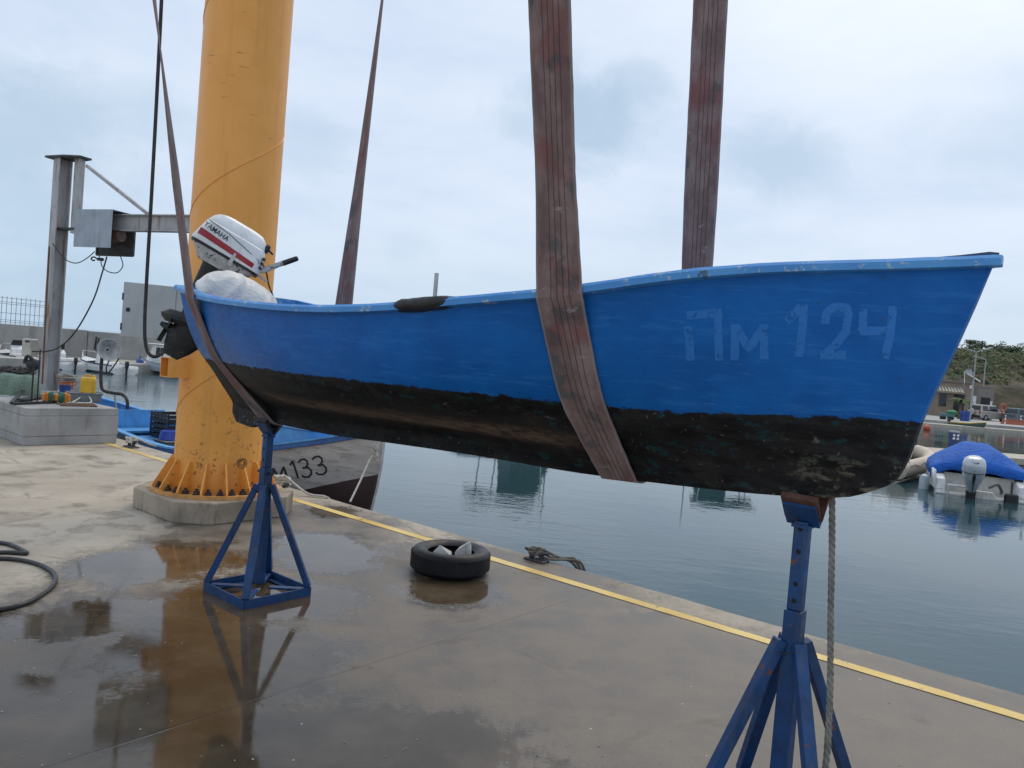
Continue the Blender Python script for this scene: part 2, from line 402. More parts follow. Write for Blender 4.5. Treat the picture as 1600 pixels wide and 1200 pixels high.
# ------------------------------------------------------------------ hull class
def cloth_mat(name, col, sc, dist, st=.6, w2=-.45):
    m, t = newmat(name); c = Vector(col)
    w_ = t.noise(t.obj, sc * .8, 3, .5); v = t.vmath('ADD', t.obj, t.vmath('SCALE', t.new('ShaderNodeTexNoise').outputs[1]))
    r1 = t.math('ABSOLUTE', t.math('SUBTRACT', t.noise(t.mapv(v, (1, 1, .55), (0, 0, 0), (.3, .5, .4)), sc, 2, .45, .6), .5)); r2 = t.math('ABSOLUTE', t.math('SUBTRACT', t.noise(t.mapv(v, (.6, 1.2, 1), (3, 1, 2), (.2, -.7, 1.1)), sc * 1.9, 2, .5, .5), .5))
    h = t.math('ADD', t.math('MULTIPLY', t.math('POWER', r1, .6), -1.0), t.math('MULTIPLY', t.math('POWER', r2, .7), w2))
    k = t.mix(t.step(w_, .3, .7), tuple(c * .9), tuple(c * 1.05)); k = t.mix(t.step(t.noise(t.obj, sc * 2, 4, .6), .54, .7, 0, .18), k, tuple(c * .6))
    setp(t, Base_Color=k, Roughness=.85, Normal=t.bump(h, st, dist))
    return m
class Hull:
    def __init__(s, B, zk, zs, prof, F): s.B = B; s.zk = zk; s.zs = zs; s.prof = prof; s.F = F; s.inv = F.inverted()
    def half(s, x, z):
        k, S = s.zk(x), s.zs(x)
        if z < k or z > S + .002: return -1
        return s.prof(x, (z - k) / max(S - k, 1e-4), s.B(x), S - k)
    def grid(s, xs, us, off=0.0):
        g = []
        for x in xs:
            k, S = s.zk(x), s.zs(x); g.append([(x, -(s.prof(x, u, s.B(x), S - k) + off), k + (S - k) * u) for u in us])
        return g
    def hit(s, px, py, off=.003, x0=-9, x1=9):
        d = ray(px, py); t0 = 1.0; prev = None
        while t0 < 25:
            p = s.inv @ (EYEV + d * t0); h = s.half(p.x, p.z) if x0 < p.x < x1 else -1
            if h > 0 and p.y > -h:
                return Vector((p.x, -(h + off), p.z))
            t0 += .004
        return None

def strokes(mb, hull, polys, conv, wpx, off=.0035, n=10, x0=-9, x1=9):
    """painted characters laid on a hull side: every stroke becomes a thin band on the hull surface"""
    for pl in polys:
        P = [Vector((*conv(a), 0)) for a in pl]; seg = []
        for i in range(len(P) - 1):
            for k in range(n): seg.append(P[i].lerp(P[i + 1], k / n))
        seg.append(P[-1]); rows = []
        for i, p in enumerate(seg):
            a = seg[max(i - 1, 0)]; b = seg[min(i + 1, len(seg) - 1)]; tg = (b - a).normalized(); nn = Vector((-tg.y, tg.x, 0)) * wpx / 2
            row = [hull.hit(p.x + nn.x * q, p.y + nn.y * q, off, x0, x1) for q in (-1, 0, 1)]
            if None in row: rows = rows; continue
            rows.append(row)
        if len(rows) > 1: mb.rings(rows, None, False, False)
# ------------------------------------------------------------------ the lifted blue boat
SA = Vector((-1.52, 4.88, 0)); SB = Vector((1.065, 2.70, 0))
BD = (SB - SA).normalized(); BANG = math.atan2(BD.y, BD.x); BN = Vector((BD.y, -BD.x, 0))     # bow direction / starboard side
bB = spline([-.42, -.04, .4, .9, 1.4, 1.9, 2.3, 2.62, 3.0, 3.3, 3.6, 3.78, 3.885], [.44, .515, .59, .64, .66, .635, .568, .49, .37, .255, .125, .045, .004])
bK = spline([-.42, -.3, 0, .66, 1.11, 1.6, 2.03, 2.4, 2.71, 3.0, 3.25, 3.45, 3.535, 3.61, 3.666, 3.70, 3.726, 3.812, 3.873, 3.885],
            [1.13, 1.10, 1.103, 1.10, 1.117, 1.134, 1.144, 1.15, 1.164, 1.18, 1.198, 1.222, 1.24, 1.276, 1.317, 1.40, 1.514, 1.787, 1.987, 2.025])
bS = spline([-.42, .095, .785, 1.266, 1.633, 1.938, 2.185, 2.56, 2.70, 3.01, 3.28, 3.63, 3.885], [1.912, 1.842, 1.797, 1.783, 1.79, 1.808, 1.834, 1.876, 1.898, 1.955, 1.99, 2.018, 2.04])
U_ = [0, .05, .1, .15, .2, .26, .33, .42, .52, .64, .78, .9, 1]
f_mid = spline([0, .13, .19, .25, .33, .45, .62, .8, 1], [.035, .05, .22, .44, .68, .85, .935, .975, 1])
f_st = spline([0, .07, .2, .36, .5, .7, .85, 1], [.04, .05, .22, .44, .65, .84, .93, 1])
f_bow = spline([0, .1, .2, .3, .42, .55, .7, .85, 1], [.07, .16, .30, .46, .61, .735, .85, .93, 1])
def bprof(x, u, B, H):
    a = min(1, max(0, (x + .4) / 1.5)); a = a * a * (3 - 2 * a); b = min(1, max(0, (x - 1.7) / 1.1)); b = b * b * (3 - 2 * b)
    v = f_st(u) * (1 - a) + f_mid(u) * a; v = v * (1 - b) + f_bow(u) * b
    return max(v * B, min(.02, B))
BF = frame(SA, BANG)
boat = thing('fishing_boat', 'blue open fishing boat with black bottom held up on two jack stands', 'boat', SA, BANG)
hull = Hull(bB, bK, bS, bprof, BF)
m, t = newmat('lifted_hull_paint')
ox, oy, oz = t.xyz(t.obj)
na = t.noise(t.obj, 5, 6, .65); nb = t.noise(t.mapv(t.obj, (1, 1, 2.2)), 13, 6, .7); nc = t.noise(t.mapv(t.obj, (.5, .5, 3)), 6, 6, .7)
blue = t.mix(t.step(na, .3, .7), (.0015, .092, .345), (.0025, .120, .42))
blue = t.mix(t.step(t.noise(t.mapv(t.obj, (.6, .6, 5)), 9, 4, .6), .52, .66, 0, .4), blue, (.02, .16, .47))
# scuffed pale patch at the stern quarter, small scratches
sc = t.math('MULTIPLY', t.step(ox, .9, -.25), t.step(nb, .42, .62)); sc = t.math('MULTIPLY', sc, t.step(oz, 1.72, 1.5)); blue = t.mix(t.math('MULTIPLY', sc, .55), blue, (.25, .33, .42))
scr = t.step(t.noise(t.mapv(t.obj, (.7, .7, 16)), 5, 5, .75), .655, .67, 0, .4); blue = t.mix(scr, blue, (.10, .30, .58))
chip = t.step(t.noise(t.obj, 19, 6, .72), .665, .68, 0, .8); blue = t.mix(chip, blue, (.03, .06, .10))
black = t.mix(t.step(nc, .35, .68), (.005, .005, .006), (.021, .020, .021))
black = t.mix(t.step(nb, .56, .62, 0, .55), black, (.008, .05, .058))
black = t.mix(t.step(na, .56, .62, 0, .5), black, (.032, .027, .024))
black = t.mix(t.step(t.noise(t.obj, 34, 5, .7), .635, .66, 0, .7), black, (.13, .12, .105))
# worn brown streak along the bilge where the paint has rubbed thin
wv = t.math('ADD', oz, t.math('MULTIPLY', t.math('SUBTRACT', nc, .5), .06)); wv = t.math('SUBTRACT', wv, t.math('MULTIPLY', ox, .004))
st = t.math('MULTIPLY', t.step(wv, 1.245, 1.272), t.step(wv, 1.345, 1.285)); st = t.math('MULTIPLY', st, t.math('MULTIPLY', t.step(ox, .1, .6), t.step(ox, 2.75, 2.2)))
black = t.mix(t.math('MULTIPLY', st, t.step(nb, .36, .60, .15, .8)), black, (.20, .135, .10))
bw = t.math('MULTIPLY', t.step(ox, 3.1, 3.6), t.step(nb, .5, .62)); bw = t.math('MULTIPLY', bw, t.step(oz, 1.42, 1.28)); black = t.mix(t.math('MULTIPLY', bw, .75), black, (.17, .145, .10))
lz = t.math('ADD', oz, t.math('MULTIPLY', t.math('SUBTRACT', nb, .5), .05)); lz = t.math('SUBTRACT', lz, t.math('MULTIPLY', t.step(ox, 2.8, 3.75), .05))
k = t.mix(t.step(lz, 1.462, 1.470), black, blue)
setp(t, Base_Color=k, Roughness=t.mix(t.step(lz, 1.462, 1.470), (.62,) * 3, t.mix(t.step(nb, .35, .7), (.40,) * 3, (.56,) * 3)), Specular_IOR_Level=t.mix(t.step(lz, 1.462, 1.470), (.16,) * 3, (.22,) * 3),
     Normal=t.bump(t.math('ADD', t.math('MULTIPLY', t.noise(t.obj, 7, 3), 1.0), t.math('ADD', t.math('MULTIPLY', t.noise(t.obj, 60, 4), .25), t.math('MULTIPLY', t.noise(t.mapv(t.obj, (1.3, 1.3, 12)), 7, 5, .65), .55))), .42, .006))
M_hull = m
xs = [-.42 + i * .11 for i in range(36)]; xs = [x for x in xs if x < 3.4] + [3.42, 3.48, 3.535, 3.575, 3.61, 3.64, 3.666, 3.685, 3.70, 3.713, 3.726, 3.755, 3.785, 3.812, 3.845, 3.873, 3.885]
U2 = [i / 30 for i in range(31)]
S_ = hull.grid(xs, U2); mb = MB()
full = [r[::-1] + [(p[0], -p[1], p[2]) for p in r] for r in S_]
mb.rings(full, None, False, False)
# keel sole closing the bottom, transom
n_ = len(full[0])
mb.add(full[0], [(i, i + 1, n_ - 2 - i, n_ - 1 - i) for i in range(n_ // 2 - 1)])
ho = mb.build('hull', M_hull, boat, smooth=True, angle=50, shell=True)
sm = ho.modifiers.new('thickness', 'SOLIDIFY'); sm.thickness = .022; sm.offset = -1
M_rail, t = newmat('rail_paint')
n1 = t.noise(t.obj, 24, 6, .7); k = t.mix(t.step(t.noise(t.obj, 4, 4), .3, .7), (.05, .24, .60), (.085, .32, .68)); k = t.mix(t.step(n1, .585, .61, 0, .75), k, (.42, .47, .50)); k = t.mix(t.step(t.noise(t.obj, 9, 5, .7), .635, .655, 0, .8), k, (.04, .07, .12))
setp(t, Base_Color=k, Roughness=.45, Normal=t.bump(n1, .4, .004))
mb = MB()
xr = [-.43 + i * .09 for i in range(48)]; xr = [x for x in xr if x < 3.86] + [3.885, 3.905]
for sgn in (-1, 1):
    rg = []
    for x in xr:
        b = bB(x); z0 = bS(x); wob = .004 * mnoise.noise(Vector((x * 9, sgn, 0))); e = .026 + wob; d0 = 1.0 if x < 3.895 else .55
        i_ = lambda v: max(v, .0008)
        rg.append([(x, sgn * y_, z_) for y_, z_ in ((i_(b - .008), z0 - .030 * d0), (b + e * d0, z0 - .026), (b + e * d0 + .003, z0 - .004), (b + e * .7 * d0, z0 + .007 + wob * .5), (i_(b - .05), z0 + .007), (i_(b - .05), z0 - .018))])
    mb.rings(rg)
b0 = bB(-.42); z0 = bS(-.42)
mb.box((-.425, 0, z0 - .012), (.05, 2 * b0 - .02, .036))
mb.build('gunwale', M_rail, boat, smooth=True, angle=35)
# inner thwarts and sole (seen only from above)
M_in = paint('interior_blue', (.05, .25, .55), .55, var=.2, grime=.3)
mb = MB()
for x in (.55, 1.75):
    b = hull.half(x - .1, bS(x) - .22) - .03; mb.box((x, 0, bS(x) - .2), (.24, 2 * b, .03))
mb.build('thwart', M_in, boat)
mb = MB(); rws = []
for x in [.1 + .2 * i for i in range(16)]:
    z_ = bK(x) + .30; b = max(.02, hull.half(x, z_) - .03); rws.append([(x, -b, z_), (x, b, z_)])
mb.rings(rws, None, False, False); mb.build('floorboard', M_in, boat)
# bow cap: raised dark timber breasthook
mb = MB(); pr = [(3.60, .010), (3.70, .011), (3.80, .015), (3.87, .020), (3.895, .016)]
mb.rings([[(x, -max(.004, bB(x) * .9), bS(x) + .0075), (x, max(.004, bB(x) * .9), bS(x) + .0075), (x, max(.003, bB(x) * .8), bS(x) + h), (x, -max(.003, bB(x) * .8), bS(x) + h)] for x, h in pr])
mb.build('bow_cap', paint('bow_cap_paint', (.02, .05, .13), .5, var=.4, scale=20, grime=.3), boat)
# registration number painted on the bow
def cv(a): return (1000 + a[0] / 2.667, 380 + a[1] / 2.667)
nums = [[(212, 490), (207, 400), (200, 345)], [(196, 302), (345, 290)], [(325, 300), (332, 490)],
        [(396, 488), (398, 338)], [(398, 345), (455, 440), (520, 345)], [(518, 338), (520, 485)],
        [(612, 325), (650, 290), (678, 258)], [(684, 256), (680, 340), (664, 474)],
        [(772, 338), (778, 292), (808, 266), (862, 268), (870, 300), (858, 370), (812, 430), (762, 470)], [(752, 466), (860, 466)],
        [(932, 274), (930, 352), (922, 370)], [(918, 366), (1048, 366)], [(1056, 262), (1044, 380), (1020, 482)]]
mb = MB(); strokes(mb, hull, nums, cv, 13.5, .0012, 8)
m, t = newmat('faded_number_paint'); nn = t.noise(t.obj, 30, 6, .75)
setp(t, Base_Color=t.mix(t.step(t.noise(t.obj, 7, 4), .3, .7), (.005, .145, .475), (.007, .160, .515)), Roughness=.42, Alpha=t.step(nn, .34, .46, .15, .95))
mb.build('registration_number', m, boat)
# rowing pad on the rail with its thole pin
mb = MB(); rg = []
pp = [(1.88 + .029 * i) for i in range(12)]
for i, x in enumerate(pp):
    b = bB(x); z0 = bS(x); g = (.8, 1, 1.0, 1.0, 1.05, 1.05, 1, 1, .95, .8, .6, .3)[i]
    rg.append([(x, -(b - .012 + math.cos(a) * (.052 * g)), z0 - .008 + math.sin(a) * (.030 * g) + .004 * mnoise.noise(Vector((i * .8, a, 0)))) for a in [2 * math.pi * k / 12 for k in range(12)]])
mb.rings(rg); pad = mb.build('rowing_pad', M_rubber, boat, smooth=True, angle=60)
mb = MB(); x = 2.055; mb.tube([(x, -bB(x) + .012, bS(x) - .02), (x, -bB(x) + .012, bS(x) + .115)], .0085, 10); mb.build('thole_pin', M_chrome, pad, smooth=True)
mb = MB(); x = .98; mb.tube(smooth_path([(x - .05, bB(x) - .03, bS(x)), (x - .05, bB(x) - .03, bS(x) + .06), (x + .03, bB(x) - .03, bS(x) + .05), (x + .07, bB(x) - .03, bS(x) - .02)], 4), .006, 6); mb.build('cleat_loop', M_chrome, boat, smooth=True)
# skeg lump and growth at the heel
mb = MB(); mb.prism([(-.42, 1.12), (-.36, 1.06), (-.18, 1.045), (-.02, 1.09), (0, 1.12), (-.2, 1.2), (-.38, 1.26)], .05, Matrix.Translation((0, .025, 0)) @ Matrix.Rotation(R(90), 4, 'X'))
mb.build('skeg', paint('skeg_growth', (.02, .02, .022), .85, var=.5, scale=20, spots=(.25, .24, .2, 1), spot_amt=.12, spot_scale=40), boat, bevel=.008)

# ------------------------------------------------------------------ white canvas bundle in the stern
cl_o = at(371, 474, 5.02)
cl = MB(); rows = []
for i in range(34):
    a = i / 33; row = []
    for k in range(96):
        b = 2 * math.pi * k / 96; d = Vector((math.cos(b), math.sin(b), 0))
        prf = math.sin(min(1, a * 1.08) * math.pi / 2) ** .75; zz_ = math.cos(a * math.pi / 2) ** .62
        bb_ = b + .35 * math.sin(a * 4 + b * 2) + .5 * mnoise.noise(d * 1.5 + Vector((0, 0, a)))
        pl = (1 - abs(math.sin(bb_ * 3.5))) ** 1.6 * .6 + (1 - abs(math.sin(bb_ * 6.0 + 1))) ** 2 * .4
        fold = 1 + (.17 * pl - .05 + .06 * mnoise.noise(d * 4 + Vector((a * 3, 1, 0)))) * a ** 1.2
        rr = Vector((.262 * d.x, .215 * d.y, 0)) * prf * fold
        q_ = Vector((d.x * prf, d.y * prf, 0)); cre = abs(mnoise.noise(q_ * 2.6 + Vector((4, 2, 7)))) + .5 * abs(mnoise.noise(q_ * 6 + Vector((1, 2, 3))))
        hh = .235 * (zz_ * (1 - .30 * max(0, d.x) * a)) + .004 * (.35 - cre) + .03 * math.sin(q_.x * 2.2 + 2.2)
        hh += .030 * pl * math.sin(math.pi * min(1, a * 1.1)) - .012; row.append(rr + Vector((-.02 * (1 - a), 0, hh)))
    rows.append(row)
cl.rings(rows, Matrix.Translation(cl_o + Vector((0, 0, -.06))) @ Matrix.Rotation(math.atan2(.31, .95), 4, 'Z'), True, False)
m = cloth_mat('canvas_cloth', (.78, .755, .71), 1.9, .03, .5, -.1)
o = cl.build('canvas_cover', m, None, smooth=True, angle=180); tag(o, 'creased off-white canvas heaped in the stern under the tilted outboard', 'canvas')

# ------------------------------------------------------------------ outboard motor on the transom
MO = at(300, 370, 5.2); Q = Vector((.951, .309, 0)); MN = Vector((.309, -.951, 0)); am = R(26)
MX = Q * math.cos(am) - Vector((0, 0, 1)) * math.sin(am); MZ = Q * math.sin(am) + Vector((0, 0, 1)) * math.cos(am); MY = MZ.cross(MX)
MM = Matrix(((MX.x, MY.x, MZ.x, MO.x), (MX.y, MY.y, MZ.y, MO.y), (MX.z, MY.z, MZ.z, MO.z), (0, 0, 0, 1)))
def mp(px, py, off=0.0):
    d = ray(px, py); n = MN; p = EYEV + d * ((MO - EYEV).dot(n) / d.dot(n)); return p + n * off
mot = thing('outboard_motor', 'tilted white outboard motor with red side stripe on the blue boat stern', 'outboard motor', MO + Vector((0, 0, -.2)))
def rrect(x0, x1, w, z, n=32, e=5.0):
    cx = (x0 + x1) / 2; hx = (x1 - x0) / 2; o = []
    for k in range(n):
        a = 2 * math.pi * k / n; c, s = math.cos(a), math.sin(a)
        o.append((cx + hx * math.copysign(abs(c) ** (2 / e), c), w * math.copysign(abs(s) ** (2 / e), s), z))
    return o
lv = [(0, 0.0, .490, .128), (.012, .0, .492, .134), (.05, .008, .484, .135), (.10, .020, .472, .131), (.150, .030, .456, .122), (.158, .034, .450, .113), (.165, .036, .448, .112), (.20, .052, .436, .092), (.225, .075, .415, .074), (.242, .11, .39, .058), (.250, .16, .34, .035)]
mb = MB(); mb.rings([rrect(a, b, w_, z_) for z_, a, b, w_ in lv], MM); 
M_cowl = paint('cowl_white', (.74, .75, .75), .28, var=.08, scale=8, grime=.18, bump=.04)
cowl = mb.build('cowl', M_cowl, mot, smooth=True, world=True, angle=35)
mb = MB(); rg = []
for i in range(14):
    u = i / 13; x = .03 + .405 * u; lo = .035 - .021 * u; hi = .080 - .033 * u; wy = lambda z: lerp([0, .012, .05, .10, .15], [.128, .134, .135, .131, .122], z) + .0018
    edge = 1 - max(0, (abs(x - .246) / .246)) ** 5 * .0
    def yy(x, z): 
        hx = .245; c = min(.999, abs((x - .246) / hx)); return wy(z) * (1 - c ** 5) ** (1 / 5)
    rg.append([(x, -yy(x, lo) - .0015, lo), (x, -yy(x, (lo + hi) / 2) - .0015, (lo + hi) / 2), (x, -yy(x, hi) - .0015, hi)])
mb.rings(rg, MM, False, False); mb.build('stripe', paint('stripe_red', (.34, .012, .02), .35, var=.12, grime=.2), cowl, world=True)
mb = MB(); text_into(mb, 'YAMAHA', .050, MM @ Matrix.Translation((.128, -.1372, .104)) @ Matrix.Rotation(R(90), 4, 'X') @ Matrix.Rotation(R(-5), 4, 'Z') @ Matrix.Scale(.86, 4, (1, 0, 0)), .0004, .012)
mb.build('lettering', paint('letter_black', (.02, .025, .03), .4, var=.1, grime=0), cowl, world=True)
mb = MB(); mb.tube([(.045, -.1255, .150), (.2, -.130, .135), (.36, -.132, .10), (.45, -.117, .082), (.455, -.112, .03)], .0022, 5, MM); mb.build('trim_line', M_black, cowl, world=True)
mb = MB(); mb.box((.449, -.02, .188), (.03, .10, .06), MM, bev=.01); mb.tube([(.455, -.03, .188), (.50, -.035, .176)], .008, 8, MM); mb.build('pull_handle', M_black, cowl, world=True)
mb = MB()
for q in range(3): mb.box((.478 - q * .004, -.07, .045 + q * .033), (.02, .09, .014), MM)
mb.build('air_vent', M_black, cowl, world=True)
mb = MB(); mb.rings([rrect(.008, .482, .125, -.018), rrect(.004, .486, .129, -.001)], MM); mb.build('cowl_seal', M_black, mot, world=True)
M_pan = paint('pan_grey', (.5, .5, .49), .5, var=.25, scale=20, spots=(.03, .03, .03, 1), spot_amt=.2, spot_scale=26)
mb = MB(); mb.rings([rrect(.10, .36, .07, -.10), rrect(.06, .42, .095, -.06), rrect(.02, .46, .115, -.0185)], MM); mb.build('lower_pan', M_pan, mot, smooth=True, world=True)
mb = MB(); mb.prism([(0, 0), (.03, 0), (.022, .09), (.008, .095)], .02, MM @ Matrix.Translation((.285, -.12, -.05)) @ Matrix.Rotation(R(90), 4, 'X')); mb.build('latch', M_pan, mot, world=True)
M_leg = paint('leg_black', (.012, .013, .014), .5, var=.5, scale=14, spots=(.18, .18, .17, 1), spot_amt=.07, spot_scale=30)
mb = MB(); mb.rings([rrect(.20, .40, .03, -.50, e=2.4), rrect(.17, .34, .04, -.36, e=2.4), rrect(.14, .30, .055, -.12, e=3), rrect(.13, .32, .07, -.09, e=3)], MM); mb.build('drive_leg', M_leg, mot, smooth=True, world=True)
mb = MB(); mb.rings([rrect(.12, .40, .075, -.545, e=3), rrect(.09, .42, .09, -.52, e=3), rrect(.08, .43, .09, -.495, e=3), rrect(.13, .42, .06, -.46, e=3)], MM @ Matrix.Translation((.25, 0, -.5)) @ Matrix.Rotation(R(-14), 4, 'Y') @ Matrix.Translation((-.25, 0, .5))); mb.build('cavitation_plate', M_leg, mot, world=True)
mb = MB(); mb.rings([rrect(.20, .42, .045, -.52, e=2.4), rrect(.18, .42, .045, -.62, e=2.2), rrect(.20, .38, .016, -.70, e=2.2), rrect(.23, .33, .006, -.77, e=2)][::-1], MM)
mb.tube([(.16, 0, -.605), (.2, 0, -.605), (.3, 0, -.61), (.38, 0, -.61), (.43, 0, -.605)], [.025, .038, .044, .036, .006], 14, MM)
mb.build('gearcase', M_leg, mot, smooth=True, world=True)
mb = MB()
for q in range(3):
    a = 2 * math.pi * q / 3 + .5; cs, sn = math.cos(a), math.sin(a)
    r1 = [(.155 + .02 * k, (.02 + .045 * abs(j)) * cs - (k - .5) * .05 * sn, -.605 + (.02 + .045 * abs(j)) * sn + (k - .5) * .05 * cs) for j in (0, 1, 2) for k in (0, 1)]
    mb.add(r1 + [(p[0] + .006, p[1], p[2]) for p in r1], [(0, 1, 3, 2), (2, 3, 5, 4), (6, 8, 9, 7), (8, 10, 11, 9), (0, 6, 7, 1), (4, 5, 11, 10), (0, 2, 8, 6), (2, 4, 10, 8), (1, 7, 9, 3), (3, 9, 11, 5)], MM)
mb.tube([(.12, 0, -.605), (.17, 0, -.605)], [.014, .026], 10, MM)
mb.build('propeller', M_leg, mot, world=True)
# clamp bracket, seen dark behind the cloth
mb = MB(); mb.box(mp(338, 436, -.02), (.14, .12, .30)); mb.bar(mp(330, 405), mp(318, 470), .08, .05); mb.build('clamp_bracket', M_leg, mot, world=True)
mb = MB(); mb.tube([mp(398, 424, .03), mp(412, 423, .05), mp(438, 414, .07), mp(441, 413, .07)], [.022, .021, .017, .019], 12); tl = mb.build('tiller', M_pan, mot, smooth=True, world=True)
mb = MB(); mb.tube([mp(440, 413.4, .07), mp(442, 413, .07), mp(463, 406, .085), mp(465, 405.4, .086)], [.015, .019, .018, .012], 12); mb.build('grip', M_black, tl, smooth=True, world=True)
mb = MB(); mb.bar(mp(398, 426, .02), mp(417, 441, .03), .018, .018); mb.build('shift_lever', M_pan, mot, world=True)
mb = MB(); mb.tube(smooth_path([mp(408, 409, .02), mp(416, 425, .0), mp(420, 445, -.02), mp(428, 466, 0), mp(431, 480, 0)], 4), .006, 6); mb.build('fuel_hose', M_black, mot, world=True)

# ------------------------------------------------------------------ jack stands
M_stand = paint('stand_blue', (.003, .046, .155), .5, var=.35, scale=9, spots=(.13, .045, .03, 1), spot_amt=.085, spot_scale=16, grime=.25, bump=.2)
M_hole, t = newmat('bolt_hole'); setp(t, Base_Color=t.mix(t.noise(t.obj, 40), (.004, .004, .005), (.015, .012, .01)), Roughness=.9)
M_rust = paint('rusty_wood', (.085, .035, .022), .8, var=.5, scale=18, spots=(.20, .03, .025, 1), spot_amt=.06, spot_scale=9, grime=.5)
def stand(loc, top, label, holes, blk_mat):
    T = thing('jack_stand', label, 'jack stand', loc, EANG, 'jack stands under the lifted boat')
    h = .235
    for a in range(4):
        M = Matrix.Rotation(a * math.pi / 2, 4, 'Z')
        mb = MB(); mb.box((0, -h, .028), (2 * h, .012, .055), M); mb.box((0, -h + .025, .008), (2 * h - .02, .05, .010), M); mb.build('base_rail', M_stand, T)
        c = h - .012; dgn = Vector((1, -1, 0)).normalized()
        mb = MB(); mb.bar(M @ Vector((c, -c, .058)), M @ Vector((.032, -.032, .70)), .044, .038, M @ Vector((1, -1, .4))); mb.build('leg', M_stand, T, bevel=.003)
        mb = MB(); mb.bar(M @ Vector((c - .02, -c + .02, .040)), M @ Vector((.05, -.05, .040)), .045, .012); mb.build('base_brace', M_stand, T)
    mb = MB(); mb.box((0, 0, .44), (.062, .062, .74)); mb.build('outer_tube', M_stand, T, bevel=.005)
    mb = MB(); mb.box((0, 0, .82 + (top - .07 - .82) / 2), (.050, .050, top - .07 - .82 + .02)); it = mb.build('inner_tube', M_stand, T, bevel=.005)
    for z_ in holes:
        for ax in (0, 1):
            Mx = Matrix.Translation((-.0252, 0, z_)) @ Matrix.Rotation(R(-90), 4, 'Y') if ax else Matrix.Translation((0, -.0252, z_)) @ Matrix.Rotation(R(90), 4, 'X')
            mb = MB(); mb.lathe([(.0085, 0), (.0085, .0006)], 14, Mx); mb.build('pin_hole', M_hole, it)
    mb = MB()
    if top < 1.1: mb.tube([(-.09, .0, .775), (.075, .0, .775)], .008, 8)
    mb.tube(smooth_path([(-.05, -.045, .70), (-.02, -.055, .66), (.03, -.056, .68), (.045, -.02, .69), (.05, .03, .69)], 3), .003, 5); mb.build('locking_pin', M_leg, T, smooth=True)
    # V saddle turned along the keel
    rot = BANG - EANG; V = Matrix.Translation((0, 0, top)) @ Matrix.Rotation(rot, 4, 'Z')
    mb = MB(); mb.box((0, 0, -.075), (.062, .062, .012), V)
    for sg in (-1, 1):
        mb.add([(-.058, 0, -.075), (.058, 0, -.075), (.058, sg * .062, -.002), (-.058, sg * .062, -.002), (-.058, 0, -.064), (.058, 0, -.064), (.058, sg * .055, .006), (-.058, sg * .055, .006)], [(0, 1, 2, 3), (7, 6, 5, 4), (0, 3, 7, 4), (1, 5, 6, 2), (2, 6, 7, 3), (0, 4, 5, 1)], V)
    sd_ = mb.build('saddle', M_stand, T)
    mb = MB()
    for sg in (-1, 1):
        mb.add([(-.064, sg * .01, -.052), (.062, sg * .01, -.052), (.062, sg * .068, .024), (-.064, sg * .068, .024), (-.064, sg * .022, -.030 + .006), (.062, sg * .022, -.024), (.062, sg * .055, .040), (-.064, sg * .055, .040)], [(0, 1, 2, 3), (7, 6, 5, 4), (0, 3, 7, 4), (1, 5, 6, 2), (2, 6, 7, 3), (0, 4, 5, 1)], V)
    mb.build('saddle_block', blk_mat, sd_)
    return T
stand(SA, 1.085, 'blue steel jack stand under the stern, beside the yellow column', (.86, .93, 1.0), M_leg)
stand(SB, 1.185, 'blue steel jack stand under the bow, cut off by the picture edge', (.845, .905, 1.02, 1.10), M_rust)

# ------------------------------------------------------------------ lifting slings
M_strap, t = newmat('sling_webbing')
uv = t.new('ShaderNodeAttribute', attribute_name='uvw').outputs['Vector']; ux, uy, uz = t.xyz(uv)
n1 = t.noise(t.mapv(uv, (2, 5, 1)), 1.0, 6, .65); n2 = t.noise(t.mapv(uv, (1, 2.5, 1), (5, 3, 0)), 1.0, 4, .5)
k = t.mix(t.step(n1, .35, .7), (.15, .095, .09), (.255, .185, .178)); k = t.mix(t.step(t.noise(t.mapv(uv, (.7, 4.2, 1), (9, 1, 0)), 1, 4), .52, .64, 0, .6), k, (.20, .065, .065))
k = t.mix(t.step(t.noise(t.mapv(uv, (.6, 3.2, 1), (2, 8, 0)), 1.2, 5, .65), .56, .64, 0, .6), k, (.04, .065, .075))
ln = t.math('ABSOLUTE', t.math('SUBTRACT', t.math('FRACT', t.math('MULTIPLY', ux, 7.5)), .5)); lm = t.math('MULTIPLY', t.step(ln, .06, .12, 1, 0), t.math('MULTIPLY', t.step(ux, .24, .25), t.step(ux, .76, .75)))
k = t.mix(t.math('MULTIPLY', lm, .7), k, (.035, .022, .026))
k = t.mix(t.step(t.math('ABSOLUTE', t.math('SUBTRACT', ux, .5)), .44, .48, 0, .5), k, (.27, .255, .26))
weave = t.math('MULTIPLY', t.math('SINE', t.math('MULTIPLY', uy, 900)), t.math('SINE', t.math('MULTIPLY', ux, 160)))
wt = t.step(t.noise(t.mapv(uv, (1, 11, 1)), 1, 5, .7), .635, .69, 0, .45); k = t.mix(wt, k, (.40, .38, .38))
setp(t, Base_Color=k, Roughness=.85, Normal=t.bump(t.math('ADD', t.math('MULTIPLY', weave, .3), t.math('MULTIPLY', lm, -1.0)), .35, .002))
